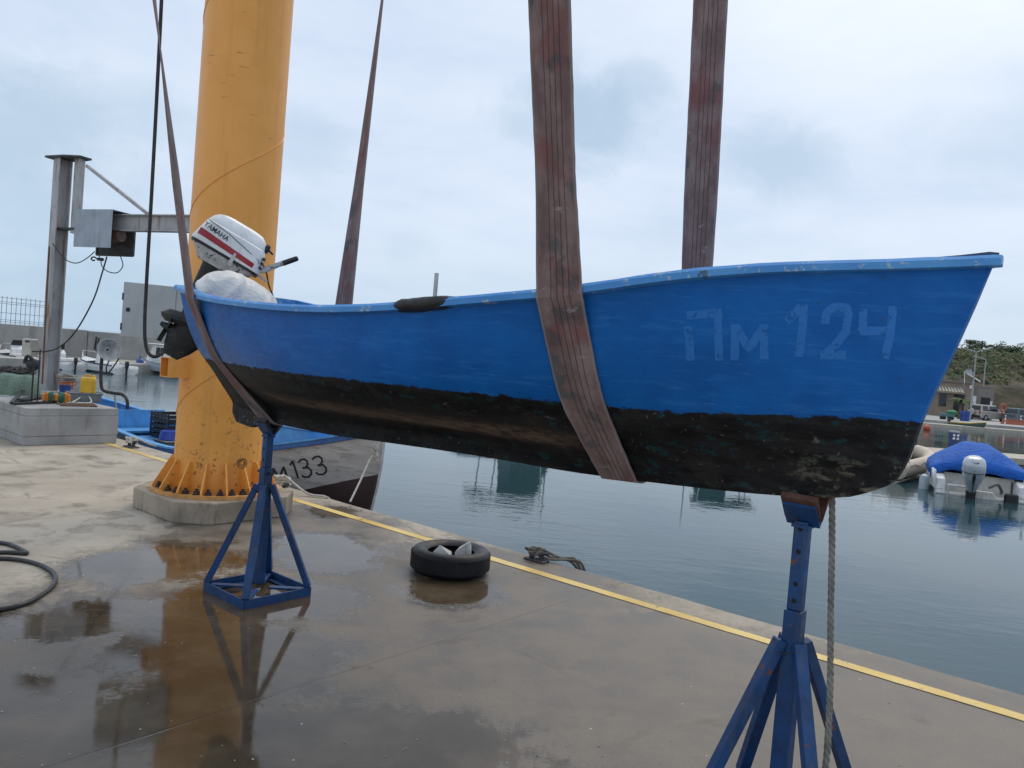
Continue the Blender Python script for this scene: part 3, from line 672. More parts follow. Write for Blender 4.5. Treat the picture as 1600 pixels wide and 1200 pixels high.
def sling(s0, wid, near_top, far_top, label, twist_near, twist_far, shear=0.0):
    """band running from the near top, down the near side, round the keel and up the far side; each edge follows its own hull section"""
    def L(s, y, z_): return SA + BD * s - BN * y + Vector((0, 0, z_))
    def chain(s):
        sec = [(hull.half(s, bK(s) + (bS(s) - bK(s)) * u), bK(s) + (bS(s) - bK(s)) * u) for u in [i / 40 for i in range(41)]]
        sec = [(0, bK(s) - .004)] + sec + [(bB(s) + .031, bS(s) - .026), (bB(s) + .033, bS(s) + .006)]
        ch = []
        for p in sec:
            while len(ch) >= 2 and (ch[-1][0] - ch[-2][0]) * (p[1] - ch[-2][1]) - (ch[-1][1] - ch[-2][1]) * (p[0] - ch[-2][0]) <= 1e-9: ch.pop()
            ch.append(p)
        d = [0]
        for a, b in zip(ch[:-1], ch[1:]): d.append(d[-1] + math.hypot(b[0] - a[0], b[1] - a[1]))
        off = .008; o = []
        for i in range(29):
            q = d[-1] * i / 28; y_, z_ = lerp(d, [c[0] for c in ch], q), lerp(d, [c[1] for c in ch], q)
            o.append((y_ + off, z_ - off * .5))
        return o
    ea, eb = [], []
    for s, e in ((s0 - wid / 2, ea), (s0 + wid / 2, eb)):
        c = chain(s); sh = lambda i: shear * max(0, 1 - i / 16) ** 1.3
        e += [L(s + sh(i), -c[i][0], c[i][1]) for i in range(28, -1, -1)] + [L(s + sh(i), c[i][0], c[i][1]) for i in range(0, 29)]
    def top(k, T, tw):
        a0, b0 = ea[k], eb[k]; m0 = (a0 + b0) / 2; T = Vector(T); tg = (T - m0).normalized(); v0 = (b0 - a0) / 2; o = []
        vt = BD - tg * BD.dot(tg); vt = vt.normalized() * wid / 2
        for i in range(1, 41):
            u = i / 40 * 1.9; m_ = m0 + (T - m0) * u; w_ = min(1, u * 2.5); v = v0 * (1 - w_) + vt * w_
            v = Matrix.Rotation(tw * u / 1.9, 3, tg) @ v; o.append((m_ - v, m_ + v))
        return o
    tn = top(0, near_top, twist_near)[::-1]; tf = top(-1, far_top, twist_far)
    A_ = [p[0] for p in tn] + ea + [p[0] for p in tf]; B_ = [p[1] for p in tn] + eb + [p[1] for p in tf]
    mb = MB(); rg = []; uvw = []; dist = 0
    for i in range(len(A_)):
        j0, j1 = max(i - 1, 0), min(i + 1, len(A_) - 1); c = (A_[i] + B_[i]) / 2
        tg = ((A_[j1] + B_[j1]) - (A_[j0] + B_[j0])).normalized(); v = B_[i] - A_[i]; nn = tg.cross(v).normalized() * .004
        if i: dist += (c - (A_[i - 1] + B_[i - 1]) / 2).length
        f1 = v * .012 * mnoise.noise(Vector((dist * 22, 0, s0))); f2 = v * .012 * mnoise.noise(Vector((dist * 22, 5, s0)))
        row = []; rowu = []
        for k in range(7): row.append(A_[i] + f1 + (v + f2 - f1) * k / 6 - nn); rowu.append((k / 6, dist, 0))
        for k in range(6, -1, -1): row.append(A_[i] + f1 + (v + f2 - f1) * k / 6 + nn); rowu.append((k / 6, dist, 1))
        rg.append(row); uvw += rowu
    mb.rings(rg)
    me = bpy.data.meshes.new('lifting_sling'); me.from_pydata([tuple(v) for v in mb.v], [], mb.f); me.update(); me.materials.append(M_strap)
    at_ = me.attributes.new('uvw', 'FLOAT_VECTOR', 'POINT'); at_.data.foreach_set('vector', [c for u in uvw for c in u])
    bm = bmesh.new(); bm.from_mesh(me); bmesh.ops.recalc_face_normals(bm, faces=bm.faces[:]); bm.to_mesh(me); bm.free()
    o = bpy.data.objects.new('lifting_sling', me); COL.objects.link(o); MAT[o.name] = Matrix.Identity(4)
    return tag(o, label, 'lifting sling', 'webbing slings looped under the boat')
sling(2.62, .168, at(858, 0, 2.52), at(1110, 0, 3.62), 'wide stained webbing sling looped under the bow half of the boat', 0, R(6), .02)
sling(-.06, .15, at(241, 0, 4.35), at(597, 0, 5.55), 'narrow-looking webbing sling looped under the boat at its stern', R(-60), R(-62), .10)
# ------------------------------------------------------------------ yellow crane column on its concrete pad
ca = at(342, 700, 7.22); CC = Vector((ca.x, ca.y, 0)); CR = .385; PADH = .19
mb = MB(); hs = .60; ch = .225
pts = [(-hs + ch, -hs), (hs - ch, -hs), (hs, -hs + ch), (hs, hs - ch), (hs - ch, hs), (-hs + ch, hs), (-hs, hs - ch), (-hs, -hs + ch)]
mb.prism(pts, PADH)
pad = mb.build('column_footing', concrete('footing_concrete', (.37, .305, .235), .6, .85, 1.6, .7, .6), None, bevel=.012); pad.location = CC; pad.rotation_euler = (0, 0, EANG)
tag(pad, 'low chamfered concrete footing under the yellow crane column', 'footing')
crane = thing('crane_column', 'tall round yellow crane column bolted to a concrete footing', 'crane column', CC + Vector((0, 0, PADH)))
M_yel, t = newmat('yellow_crane_paint')
n1 = t.noise(t.obj, 1.6, 5, .6); n2 = t.noise(t.mapv(t.obj, (1, 1, .06)), 9, 5, .65); n3 = t.noise(t.obj, 17, 6, .72); oz = t.xyz(t.obj)[2]
k = t.mix(t.step(n1, .3, .7), (.79, .335, .055), (.87, .39, .082)); k = t.mix(t.step(n2, .5, .66, 0, .2), k, (.42, .20, .05))
rs = t.math('MULTIPLY', t.step(n3, .575, .64), t.step(oz, 1.5, .05, 0, 1)); k = t.mix(t.math('MULTIPLY', rs, .8), k, (.16, .055, .015))
k = t.mix(t.step(t.noise(t.mapv(t.obj, (1, 1, 9)), 4.5, 3, .6), .715, .725, 0, .5), k, (.07, .035, .02))
setp(t, Base_Color=k, Roughness=t.step(n2, .3, .8, .38, .58), Normal=t.bump(t.math('ADD', t.noise(t.obj, 2.2, 3), t.math('MULTIPLY', n3, .05)), .12, .02))
mb = MB(); mb.lathe([(CR, .03), (CR, 1), (CR, 3), (CR, 5), (CR, 8.5)], 72); mb.build('column_pipe', M_yel, crane, smooth=True)
th0 = R(200.8); z0 = at(279, 640, 7.4).z - PADH
mb = MB(); mb.tube([((CR + .001) * math.cos(th0 + a), (CR + .001) * math.sin(th0 + a), z0 + 1.80 * a / (2 * math.pi)) for a in [-4.2 + .08 * i for i in range(360)] if .03 < z0 + 1.80 * a / (2 * math.pi) < 8.4], .006, 6); mb.build('weld_seam', M_yel, crane, smooth=True)
mb = MB(); mb.lathe([(.20, 0.001), (.575, 0.001), (.575, .032), (.20, .032)], 64, None, True); mb.build('base_flange', paint('flange_paint', (.62, .30, .09), .55, var=.2, scale=8, spots=(.25, .11, .04, 1), spot_amt=.12, spot_scale=11, grime=.35), crane, smooth=True, angle=30)
NG = 16
for g in range(NG):
    a = 2 * math.pi * (g + .35) / NG; M = Matrix.Rotation(a, 4, 'Z')
    mb = MB(); mb.prism([(CR - .004, .033), (.555, .033), (.555, .052), (CR + .03, .30), (CR - .004, .30)], .014, M @ Matrix.Translation((0, .007, 0)) @ Matrix.Rotation(R(90), 4, 'X')); mb.build('gusset', M_yel, crane)
M_bolt = paint('bolt_steel', (.06, .05, .045), .6, .3, var=.5, scale=20, spots=(.2, .08, .03, 1), spot_amt=.16)
for g in range(NG * 2):
    a = 2 * math.pi * (g / 2 + .60) / NG - .0; M = Matrix.Rotation(a, 4, 'Z') @ Matrix.Translation((.505, 0, .0325))
    mb = MB(); mb.lathe([(.036, 0), (.036, .006), (.027, .007), (.027, .030), (.014, .031), (.014, .052)], 6 if g % 2 else 6, M); mb.build('anchor_bolt', M_bolt, crane)
# square stub bracket facing the basin wall side
st = at(291, 575, 6.93); d_ = -NV; M = Matrix(((d_.x, EV.x, 0, st.x), (d_.y, EV.y, 0, st.y), (0, 0, 1, st.z), (0, 0, 0, 1)))
mb = MB(); hw, hh, th, ln = .075, .088, .008, .20
mb.box((0, 0, hh - th / 2), (2 * ln, 2 * hw, th), M); mb.box((0, 0, -hh + th / 2), (2 * ln, 2 * hw, th), M); mb.box((0, hw - th / 2, 0), (2 * ln, th, 2 * hh - 2 * th), M); mb.box((0, -hw + th / 2, 0), (2 * ln, th, 2 * hh - 2 * th), M)
mb.build('stub_bracket', M_yel, crane, world=True)
lg = at(378, 724, 6.86); mb = MB(); mb.lathe([(.022, -.01), (.05, -.01), (.05, .01), (.022, .01)], 20, Matrix.Translation(lg) @ Matrix.Rotation(R(55), 4, 'Z') @ Matrix.Rotation(R(90), 4, 'X'), True); mb.build('lifting_lug', paint('rusted_lug', (.40, .17, .03), .7, var=.4, scale=25, spots=(.13, .05, .02, 1), spot_amt=.2), crane, world=True, smooth=True, angle=30)

# ------------------------------------------------------------------ electrical cabinet on the column
M_cab = paint('cabinet_grey', (.43, .455, .46), .5, var=.1, scale=4, spots=(.05, .05, .05, 1), spot_amt=.02, spot_scale=9, grime=.2)
ce = at(247, 488, 6.72); cn = Vector((.38, -.92, 0)).normalized(); cxv = Vector((-cn.y, cn.x, 0)); cxv = Vector((.92, .38, 0)).normalized()
M = Matrix(((cxv.x, -cn.x, 0, ce.x), (cxv.y, -cn.y, 0, ce.y), (0, 0, 1, ce.z), (0, 0, 0, 1)))
cab = thing('electrical_cabinet', 'flat grey electrical cabinet fixed beside the yellow column', 'electrical cabinet', ce + Vector((0, 0, -.25)))
mb = MB(); mb.box((.0, .105, 0), (.56, .20, .475), M); mb.build('cabinet_body', M_cab, cab, world=True, bevel=.004)
mb = MB(); mb.box((-.072, -.006, 0), (.415, .018, .47), M); dr = mb.build('door', M_cab, cab, world=True, bevel=.003)
mb = MB(); mb.box((.208, -.006, 0), (.14, .018, .47), M); mb.build('side_door', M_cab, cab, world=True, bevel=.003)
mb = MB(); mb.box((-.235, -.018, -.0), (.030, .010, .034), M, bev=.004); mb.tube([M @ Vector((-.235, -.02, 0)), M @ Vector((-.235, -.032, 0))], .009, 10); mb.build('lock', M_black, dr, world=True)
for zz_ in (.11, -.15):
    mb = MB(); mb.box((-.281, -.008, zz_), (.012, .022, .06), M); mb.build('hinge', M_leg, dr, world=True)
mb = MB(); mb.bar(M @ Vector((.15, .2, 0)), CC + Vector((-.3, 0, ce.z)), .06, .06); mb.build('wall_bracket', M_cab, cab, world=True)
# black hanging control cable
mb = MB(); cp = [at(262, -260, 6.0), at(255, -60, 6.1), at(246, 130, 6.2), at(237, 300, 6.25), at(229, 440, 6.3), at(226, 510, 6.3), at(229, 545, 6.3), at(239, 557, 6.3), at(252, 553, 6.35), at(264, 540, 6.45), at(272, 531, 6.6)]
mb.tube(smooth_path(cp, 8), .0145, 10); o = mb.build('hanging_cable', M_black, None, smooth=True); tag(o, 'thick black cable hanging in a U loop in front of the grey cabinet', 'cable')

# ------------------------------------------------------------------ small jib hoist on a concrete block
BP = Vector((-6.32, 10.01, 0)); BH = .5
def blk(u, v, z=0.0): return BP - EV * u + NV * v + Vector((0, 0, z))     # u away along the quay, v towards the water
BLF = Matrix(((-EV.x, NV.x, 0, BP.x), (-EV.y, NV.y, 0, BP.y), (0, 0, 1, 0), (0, 0, 0, 1)))
mb = MB(); mb.box((.85, .60, .06), (1.69, 1.185, .12), BLF); mb.box((.85, .60, .12 + .27 / 2), (1.70, 1.20, .27), BLF); mb.box((.85, .60, .39 + .055), (1.69, 1.19, .11), BLF)
o = mb.build('concrete_block', M_block, None, bevel=.012); tag(o, 'grey cast concrete block carrying the steel jib hoist and fishing gear', 'concrete block')
jb = gnd(76, 612, BH); JV = Vector((.933, -.36, 0)); JW = Vector((.36, .933, 0))
jib = thing('jib_hoist', 'weathered steel post with a short jib arm and open grey motor hood', 'jib hoist', jb)
JF = Matrix(((JV.x, JW.x, 0, jb.x), (JV.y, JW.y, 0, jb.y), (0, 0, 1, 0), (0, 0, 0, 1)))
Jt = at(93, 246, jb.y + .0).z
M_jib, t = newmat('weathered_steel')
n1 = t.noise(t.mapv(t.obj, (1, 1, .3)), 4, 6, .65); n2 = t.noise(t.mapv(t.obj, (1, 1, .12)), 12, 6, .7)
k = t.mix(t.step(n1, .3, .7), (.32, .32, .325), (.48, .48, .485)); k = t.mix(t.step(n2, .54, .63, 0, .8), k, (.20, .105, .055)); k = t.mix(t.step(n1, .58, .66, 0, .5), k, (.13, .09, .06))
setp(t, Base_Color=k, Roughness=.6, Metallic=.15, Normal=t.bump(n2, .2, .004))
def ibeam(mb, p0, p1, w_, h_, up, tw=.012, tf=.016):
    p0 = Vector(p0); p1 = Vector(p1); tg = (p1 - p0).normalized(); sx = tg.cross(Vector(up)).normalized(); sy = sx.cross(tg)
    for s_ in (-1, 1): mb.bar(p0 + sy * s_ * (h_ / 2 - tf / 2), p1 + sy * s_ * (h_ / 2 - tf / 2), w_, tf, up)
    mb.bar(p0, p1, tw, h_ - 2 * tf - .001, up)
mb = MB(); ibeam(mb, jb + Vector((0, 0, .02)), Vector((jb.x, jb.y, Jt - .03)), .19, .21, NV - EV * .15); mb.build('post', M_jib, jib, world=True)
mb = MB(); mb.box((0, 0, BH + .012), (.45, .45, .022), JF); mb.build('base_plate', M_jib, jib, world=True)
M_dk = paint('dark_steel', (.06, .063, .07), .6, .2, var=.4, scale=10, spots=(.17, .08, .04, 1), spot_amt=.1)
mb = MB(); mb.prism([(-.24, -.15), (.20, -.17), (.50, -.10), (.52, .10), (.2, .17), (-.24, .15)], .03, JF @ Matrix.Translation((0, 0, Jt - .028))); mb.build('top_plate', M_dk, jib, world=True)
def jat(px, py, off=0.0):
    d = ray(px, py); return EYEV + d * ((jb + JW * off - EYEV).dot(JW) / d.dot(JW))
pv = jat(122, 300); zb = jat(118, 365).z
pvx = (pv - jb).dot(JV)
mb = MB(); mb.box((pvx, 0, (Jt - .03 + zb) / 2), (.12, .10, Jt - .03 - zb), JF); mb.build('pivot_post', M_jib, jib, world=True)
mb = MB(); mb.box((pvx / 2 + .02, 0, jat(105, 358).z), (pvx + .12, .12, .035), JF); mb.build('lower_bracket', M_dk, jib, world=True)
az_t = jat(230, 336).z; az_b = jat(230, 362).z
mb = MB(); ibeam(mb, JF @ Vector((pvx + .05, 0, (az_t + az_b) / 2)), JF @ Vector((pvx + 3.0, 0, (az_t + az_b) / 2)), .13, az_t - az_b, (0, 0, 1)); arm = mb.build('jib_arm', M_jib, jib, world=True)
mb = MB(); mb.bar(jat(136, 259), jat(231, 334), .05, .05); mb.build('tie_rod', M_jib, jib, world=True)
f0 = (jat(117, 350, -.22) - jb).dot(JV); f1 = (jat(175, 350, -.22) - jb).dot(JV); ft_ = jat(147, 327, -.22).z; fb = ft_ - .60
M_hood = paint('hood_grey', (.33, .38, .44), .5, var=.12, scale=4, grime=.2)
mb = MB(); mb.box(((f0 + f1) / 2, -.22, (ft_ + fb) / 2), (f1 - f0, .006, ft_ - fb), JF); mb.box(((f0 + f1) / 2, .0, ft_ - .004), (f1 - f0, .43, .006), JF); hood = mb.build('motor_hood', M_hood, jib, world=True)
mb = MB(); mb.box(((f0 + f1) / 2, .22, (ft_ + fb) / 2 - .03), (f1 - f0, .006, ft_ - fb + .06), JF)
for sx in (0, 1): mb.box((f0 if sx == 0 else f1, .215, (ft_ + fb) / 2 - .03), (.03, .03, ft_ - fb + .06), JF)
mb.box(((f0 + f1) / 2, .215, fb - .06), (f1 - f0, .03, .03), JF); mb.build('hood_back', M_dk, jib, world=True)
mb = MB(); mb.box(((f0 + f1) / 2 + .06, 0, ft_ - .38), (.3, .2, .22), JF, bev=.02); mb.tube([JF @ Vector((f0 + .1, 0, ft_ - .38)), JF @ Vector((f1 - .03, 0, ft_ - .38))], .09, 14); mb.build('hoist_motor', paint('motor_brown', (.11, .06, .045), .6, var=.4, grime=.3), hood, world=True)
hk = jat(155, 405); mb = MB(); mb.tube([hk + Vector((0, 0, .12)), hk + Vector((0, 0, .03))], .008, 6); mb.box(hk + Vector((.02, 0, 0)), (.10, .07, .05), bev=.015)
mb.tube(smooth_path([hk + Vector((-.03, 0, 0)), hk + Vector((-.09, 0, .03)), hk + Vector((-.13, 0, 0)), hk + Vector((-.10, 0, -.03)), hk + Vector((-.07, 0, -.02))], 4), .012, 8); mb.build('hook', M_dk, jib, world=True, smooth=True)
def cable(name, pts, r, mat=None):
    mb = MB(); mb.tube(smooth_path(pts, 6), r, 6); return mb.build(name, mat or M_black, jib, smooth=True, world=True)
cable('control_cable', [jat(167, 401, -.1), jat(160, 425, -.12), jat(146, 468, -.2), jat(120, 515, -.25), jat(95, 541, -.25), jat(72, 549, -.2), jat(50, 549, -.2)], .012)
cable('spare_cable', [jat(188, 400), jat(192, 415), jat(183, 426), jat(168, 424), jat(159, 415), jat(158, 405)], .008)
cable('supply_cable', [jat(82, 380, -.18), jat(92, 394, -.18), jat(105, 407, -.18), jat(120, 411, -.18), jat(135, 404, -.1), jat(148, 393)], .008)
mb = MB(); mb.tube([jat(77, 385, -.17), jat(71, 500, -.17), jat(66, 600, -.17)], .014, 6); mb.build('conduit', paint('rusty_conduit', (.19, .085, .05), .8, var=.4, grime=.3), jib, world=True)
jx = jat(47, 543, -.17); JX = Matrix(((JV.x, JW.x, 0, jx.x), (JV.y, JW.y, 0, jx.y), (0, 0, 1, jx.z), (0, 0, 0, 1)))
mb = MB(); mb.box((0, 0, 0), (.21, .15, .29), JX, bev=.015); jbx = mb.build('switch_box', paint('box_cream', (.50, .49, .42), .5, var=.15, grime=.25), jib, world=True)
mb = MB(); mb.box((.03, -.077, .1), (.11, .004, .035), JX); mb.build('box_label', M_leg, jbx, world=True)
# gear lying on the block
def onb(px, py): return gnd(px, py, BH)
def vdir(): return Vector((.87, .49, 0))
VX = Vector((.87, .49, 0)).normalized(); VY = Vector((-.49, .87, 0)).normalized()
def bfr(px, py, dz=0.0, rz=0.0):
    p = onb(px, py) if dz == 0 else gnd(px, py, BH + dz); return Matrix(((VX.x, VY.x, 0, p.x), (VX.y, VY.y, 0, p.y), (0, 0, 1, BH + dz), (0, 0, 0, 1))) @ Matrix.Rotation(rz, 4, 'Z')
M = bfr(24, 618)
mb = MB(); rows = []
for i in range(12):
    a = i / 11; row = []
    for k in range(40):
        b = 2 * math.pi * k / 40; fold = 1 + .13 * math.sin(b * 9 + 4 * a) * a + .12 * mnoise.noise(Vector((math.cos(b) * 2, math.sin(b) * 2, a * 2)))
        rr = math.sin(min(1, a * 1.05) * math.pi / 2) ** .6; row.append((.33 * rr * fold * math.cos(b) - .02, .30 * rr * fold * math.sin(b) + .2, .005 + .33 * (1 - a ** 3.2) + .03 * mnoise.noise(Vector((math.cos(b) * rr * 3, math.sin(b) * rr * 3, 9))) * (1 - a)))
    rows.append(row)
mb.rings(rows, M, True, False); o = mb.build('green_tarpaulin', cloth_mat('tarp_green', (.20, .28, .22), 3.2, .06), None, smooth=True, angle=180); tag(o, 'faded green tarpaulin heaped on the concrete block', 'tarpaulin')
mb = MB()
for i in range(26):
    p = [Vector((random.uniform(-.30, .22), random.uniform(.05, .4), 0)) for _ in range(7)]
    mb.tube(smooth_path([M @ Vector((q.x, q.y, .34 + random.uniform(-.03, .1) - abs(q.x) * .1)) for q in p], 4), random.uniform(.006, .014), 5)
o = mb.build('net_pile', paint('net_grey', (.11, .10, .10), .9, var=.6, scale=9, grime=.3), None, smooth=True); tag(o, 'dark tangled fishing net piled on top of the green tarpaulin', 'fishing net')
mb = MB(); a = onb(20, 634); mb.bar(onb(18, 632) + Vector((0, 0, .02)), onb(60, 600) + Vector((0, 0, .2)), .045, .03); mb.bar(onb(20, 633) + Vector((0, 0, .02)), onb(88, 630) + Vector((0, 0, .02)), .05, .03)
mb.tube([onb(49, 628), onb(49, 628) + Vector((0, 0, .55))], .012, 6); mb.tube([onb(58, 628), onb(58, 628) + Vector((0, 0, .75))], .010, 6); mb.bar(onb(30, 628) + Vector((0, 0, .03)), onb(70, 622) + Vector((0, 0, .04)), .14, .02)
o = mb.build('folding_trolley', M_leg, None); tag(o, 'black folded hand trolley lying at the foot of the steel post', 'trolley')
mb = MB(); q = onb(48, 626) + Vector((0, 0, .52)); mb.blob(q, (.10, .09, .085), amp=.15, seed=3); mb.tube(smooth_path([q + Vector((.05, 0, .02)), q + Vector((-.05, -.05, .12)), q + Vector((-.12, 0, .02))], 4), .025, 8); o = mb.build('black_bag', paint('bag_black', (.02, .024, .035), .6, var=.4), None, smooth=True); tag(o, 'dark blue-black bag hung on the trolley by the steel post', 'bag')
# cord reel
M = bfr(88, 631, 0, R(8)); reel = thing('cord_reel', 'orange cord winder wrapped in green line on the block front edge', 'cord reel', onb(88, 631))
M_or = paint('orange_plastic', (.62, .22, .03), .45, var=.15, grime=.25)
mb = MB()
for sx in (-1, 1): mb.box((sx * .15, .05, .085), (.055, .06, .12), M, bev=.018); mb.box((sx * .11, .05, .085), (.05, .07, .16), M, bev=.02)
mb.box((0, .05, .085), (.22, .05, .10), M, bev=.015); mb.box((0, .02, .09), (.05, .07, .11), M, bev=.02); mb.build('winder', M_or, reel, world=True)
mb = MB()
for i in range(9):
    xx = (-.085 + .012 * i) if i < 4 else (.035 + .012 * (i - 4)); mb.tube([M @ Vector((xx + .006 * math.sin(a * 2 + i), .05 + .055 * math.cos(a), .085 + .075 * math.sin(a))) for a in [2 * math.pi * k / 14 for k in range(15)]], .008, 6, None, False)
mb.build('cord', paint('green_cord', (.04, .16, .11), .8, var=.3), reel, world=True, smooth=True)
# grey tray, jerrycan, bucket, orange crate, coil, sticks
M = bfr(131, 628, 0, R(2)); M_tray = paint('tray_grey', (.16, .17, .18), .6, var=.2, grime=.3)
mb = MB(); w0, d0, h0 = .46, .30, .135
for sx, sy, lx, ly in ((0, -1, w0, .012), (0, 1, w0, .012)): mb.box((0, .15 + sy * d0 / 2, h0 / 2), (lx, ly, h0), M)
for sx in (-1, 1): mb.box((sx * (w0 / 2 - .006), .15, h0 / 2), (.012, d0 - .013, h0 - .002), M)
mb.box((0, .15, .006), (w0 - .03, d0 - .03, .012), M)
for sy in (-1, 1): mb.box((0, .15 + sy * (d0 / 2 + .008), h0 - .012), (w0 + .04, .018, .022), M)
mb.box((-.13, .15, h0 - .012), (.19, d0 - .016, .010), M); mb.box((.09, .15, h0 - .014), (.25, d0 - .016, .010), M)
o = mb.build('fish_tray', M_tray, None, bevel=.003); tag(o, 'shallow grey plastic tub under the yellow jerrycan', 'tub')
M = bfr(134, 628, 0, R(4)) @ Matrix.Translation((.03, .15, h0 - .006)); can = thing('jerrycan', 'yellow plastic jerrycan standing on the grey tub', 'jerrycan', M.translation)
M_jc = paint('jerrycan_yellow', (.72, .42, .02), .4, var=.12, scale=5, grime=.25)
mb = MB(); mb.rings([rrect(-.105, .105, .075, z_, e=5) if True else 0 for z_ in (.004, .02, .12, .155, .158, .165, .168, .21)] + [rrect(-.095, .095, .065, .232, e=4), rrect(-.08, .08, .05, .238, e=4)], M); mb.build('can_body', M_jc, can, smooth=True, world=True, angle=50)
mb = MB(); mb.tube([M @ Vector((-.06, 0, .235)), M @ Vector((-.05, 0, .268)), M @ Vector((.02, 0, .268)), M @ Vector((.03, 0, .235))], .013, 8); mb.build('carry_handle', M_jc, can, smooth=True, world=True)
mb = MB(); mb.lathe([(.026, .236), (.026, .262), (.022, .266)], 14, M @ Matrix.Translation((.065, 0, 0))); mb.build('screw_cap', M_jc, can, smooth=True, world=True, angle=40)
M = bfr(101, 617); bk = thing('paint_bucket', 'small blue bucket between the orange reel and the steel post', 'bucket', M.translation)
mb = MB(); mb.lathe([(.075, .004), (.09, .14), (.096, .142), (.096, .155), (.085, .155), (.072, .02)], 22, M @ Matrix.Translation((0, .05, 0))); mb.build('bucket_body', paint('bucket_blue', (.02, .07, .30), .4, var=.15, grime=.2), bk, smooth=True, world=True, angle=40)
mb = MB(); mb.tube([M @ Vector((.092 * math.cos(a), .05, .145 + .10 * math.sin(a))) for a in [math.pi * k / 10 for k in range(11)]], .004, 5); mb.build('bail', M_chrome, bk, world=True)
M = bfr(100, 609, 0, R(-6)); mb = MB(); w0, d0, h0 = .25, .22, .20
for i in range(3):
    for sy in (-1, 1): mb.box((0, .2 + sy * d0 / 2, .035 + i * .065), (w0, .010, .045), M)
    for sx in (-1, 1): mb.box((sx * w0 / 2, .2, .035 + i * .065), (.010, d0 - .012, .045), M)
for sx in (-1, 1):
    for sy in (-1, 1): mb.box((sx * (w0 / 2 - .012), .2 + sy * (d0 / 2 - .012), h0 / 2), (.024, .024, h0), M)
mb.box((0, .2, .010), (w0 - .03, d0 - .03, .010), M); mb.box((0, .2, h0 - .01), (w0 - .02, d0 - .02, .008), M)
o = mb.build('slatted_crate', paint('crate_orange', (.55, .16, .04), .55, var=.2, grime=.3), None); tag(o, 'orange slatted plastic crate behind the small blue bucket', 'crate')
def coil(name, c, r0, turns, rr, mat, label, cat, seed=0, flat=.6, hgt=.05, extra=None):
    rnd = random.Random(seed); pts = []
    for i in range(int(turns * 10)):
        a = 2 * math.pi * i / 10; r_ = r0 * (1 + rnd.uniform(-.3, .2)); pts.append(Vector(c) + Vector((r_ * math.cos(a), r_ * flat * math.sin(a), rr + hgt * i / (turns * 10) + rnd.uniform(0, rr))))
    if extra: pts += [Vector(e) for e in extra]
    mb = MB(); mb.tube(smooth_path(pts, 4), rr, 7); o = mb.build(name, mat, None, smooth=True); return tag(o, label, cat)
coil('rope_coil', gnd(104, 597, BH + .2) , .13, 5, .016, M_rope, 'brown rope coil heaped on the orange crate beside the post', 'rope', 5, .7, .10)
M = bfr(115, 634); mb = MB()
for i in range(4): mb.tube([onb(88 + i * 3, 632 + i * 1.2) + Vector((0, 0, .012 + .006 * (i % 2))), onb(146 + i * 2, 632.5 + i * 1.2) + Vector((0, 0, .012))], .011, 6)
o = mb.build('stick_bundle', paint('brown_sticks', (.13, .075, .05), .8, var=.4), None, smooth=True); tag(o, 'thin brown canes lying along the front edge of the block', 'canes')
mb = MB(); mb.tube(smooth_path([onb(112, 630) + Vector((0, 0, .01)), onb(124, 628) + Vector((0, 0, .06)), onb(131, 627) + Vector((0, 0, .13)), onb(137, 628) + Vector((0, 0, .10)), onb(142, 630) + Vector((0, 0, .012)), onb(120, 631) + Vector((0, 0, .012))], 5), .010, 6); o = mb.build('loop_rope', M_ropew, None, smooth=True); tag(o, 'pale rope loop leaning on the front of the grey tub', 'rope')

# ------------------------------------------------------------------ moored white and blue boat
MBO = Vector((-1.46, 9.10, 0)) - EV * 6.5; MBF = frame(MBO, EANG)
mB = spline([-1.7, -1.5, -1.1, -.4, .2, 1, 2, 3, 4, 5, 5.8, 6.3, 6.46, 6.5], [.03, .20, .42, .62, .70, .76, .80, .83, .78, .60, .33, .12, .045, .004])
mK = spline([-1.7, -1.6, -1.4, -.8, 5.6, 6.0, 6.2, 6.32, 6.42, 6.48, 6.5], [.2, -.4, -.78, -.85, -.85, -.8, -.68, -.42, -.05, .3, .68])
mS = spline([-1.7, -1.0, -.2, 1, 2, 3, 4, 4.8, 5.6, 6.2, 6.5], [.34, .21, .13, .06, .02, .03, .14, .28, .46, .62, .71])
def mprof(x, u, B, H):
    b = min(1, max(0, (x - 3.4) / 2.2)); b = b * b * (3 - 2 * b); v = f_mid(u) * (1 - b) + f_bow(u) * b; return max(v * B, min(.02, B))
mh = Hull(mB, mK, mS, mprof, MBF)
moor = thing('moored_boat', 'white hulled rowing boat with blue inside moored behind the yellow column', 'boat', MBO, EANG)
m, t = newmat('moored_hull_paint'); ox, oy, oz = t.xyz(t.obj)
n1 = t.noise(t.mapv(t.obj, (.6, .6, 2.5)), 4, 6, .65); n2 = t.noise(t.obj, 15, 6, .7)
k = t.mix(t.step(n1, .3, .7), (.36, .35, .34), (.50, .49, .47)); k = t.mix(t.step(t.noise(t.mapv(t.obj, (.5, .5, 7)), 5, 6, .7), .545, .60, 0, .65), k, (.20, .195, .185)); k = t.mix(t.step(n2, .63, .66, 0, .6), k, (.13, .12, .11))
ll = t.math('SUBTRACT', oz, t.math('ADD', .145, t.math('MULTIPLY', t.math('SUBTRACT', ox, 6.45), .33))); ll = t.math('ADD', ll, t.math('MULTIPLY', t.math('SUBTRACT', n2, .5), .012))
k = t.mix(t.step(ll, -.004, .004), t.mix(n1, (.035, .02, .022), (.06, .037, .038)), k)
setp(t, Base_Color=k, Roughness=.5, Normal=t.bump(t.math('ADD', n1, t.math('MULTIPLY', n2, .2)), .35, .01)); M_mh = m
M_mi = paint('moored_inside_blue', (.09, .33, .68), .5, var=.18, scale=5, grime=.25, bump=.15)
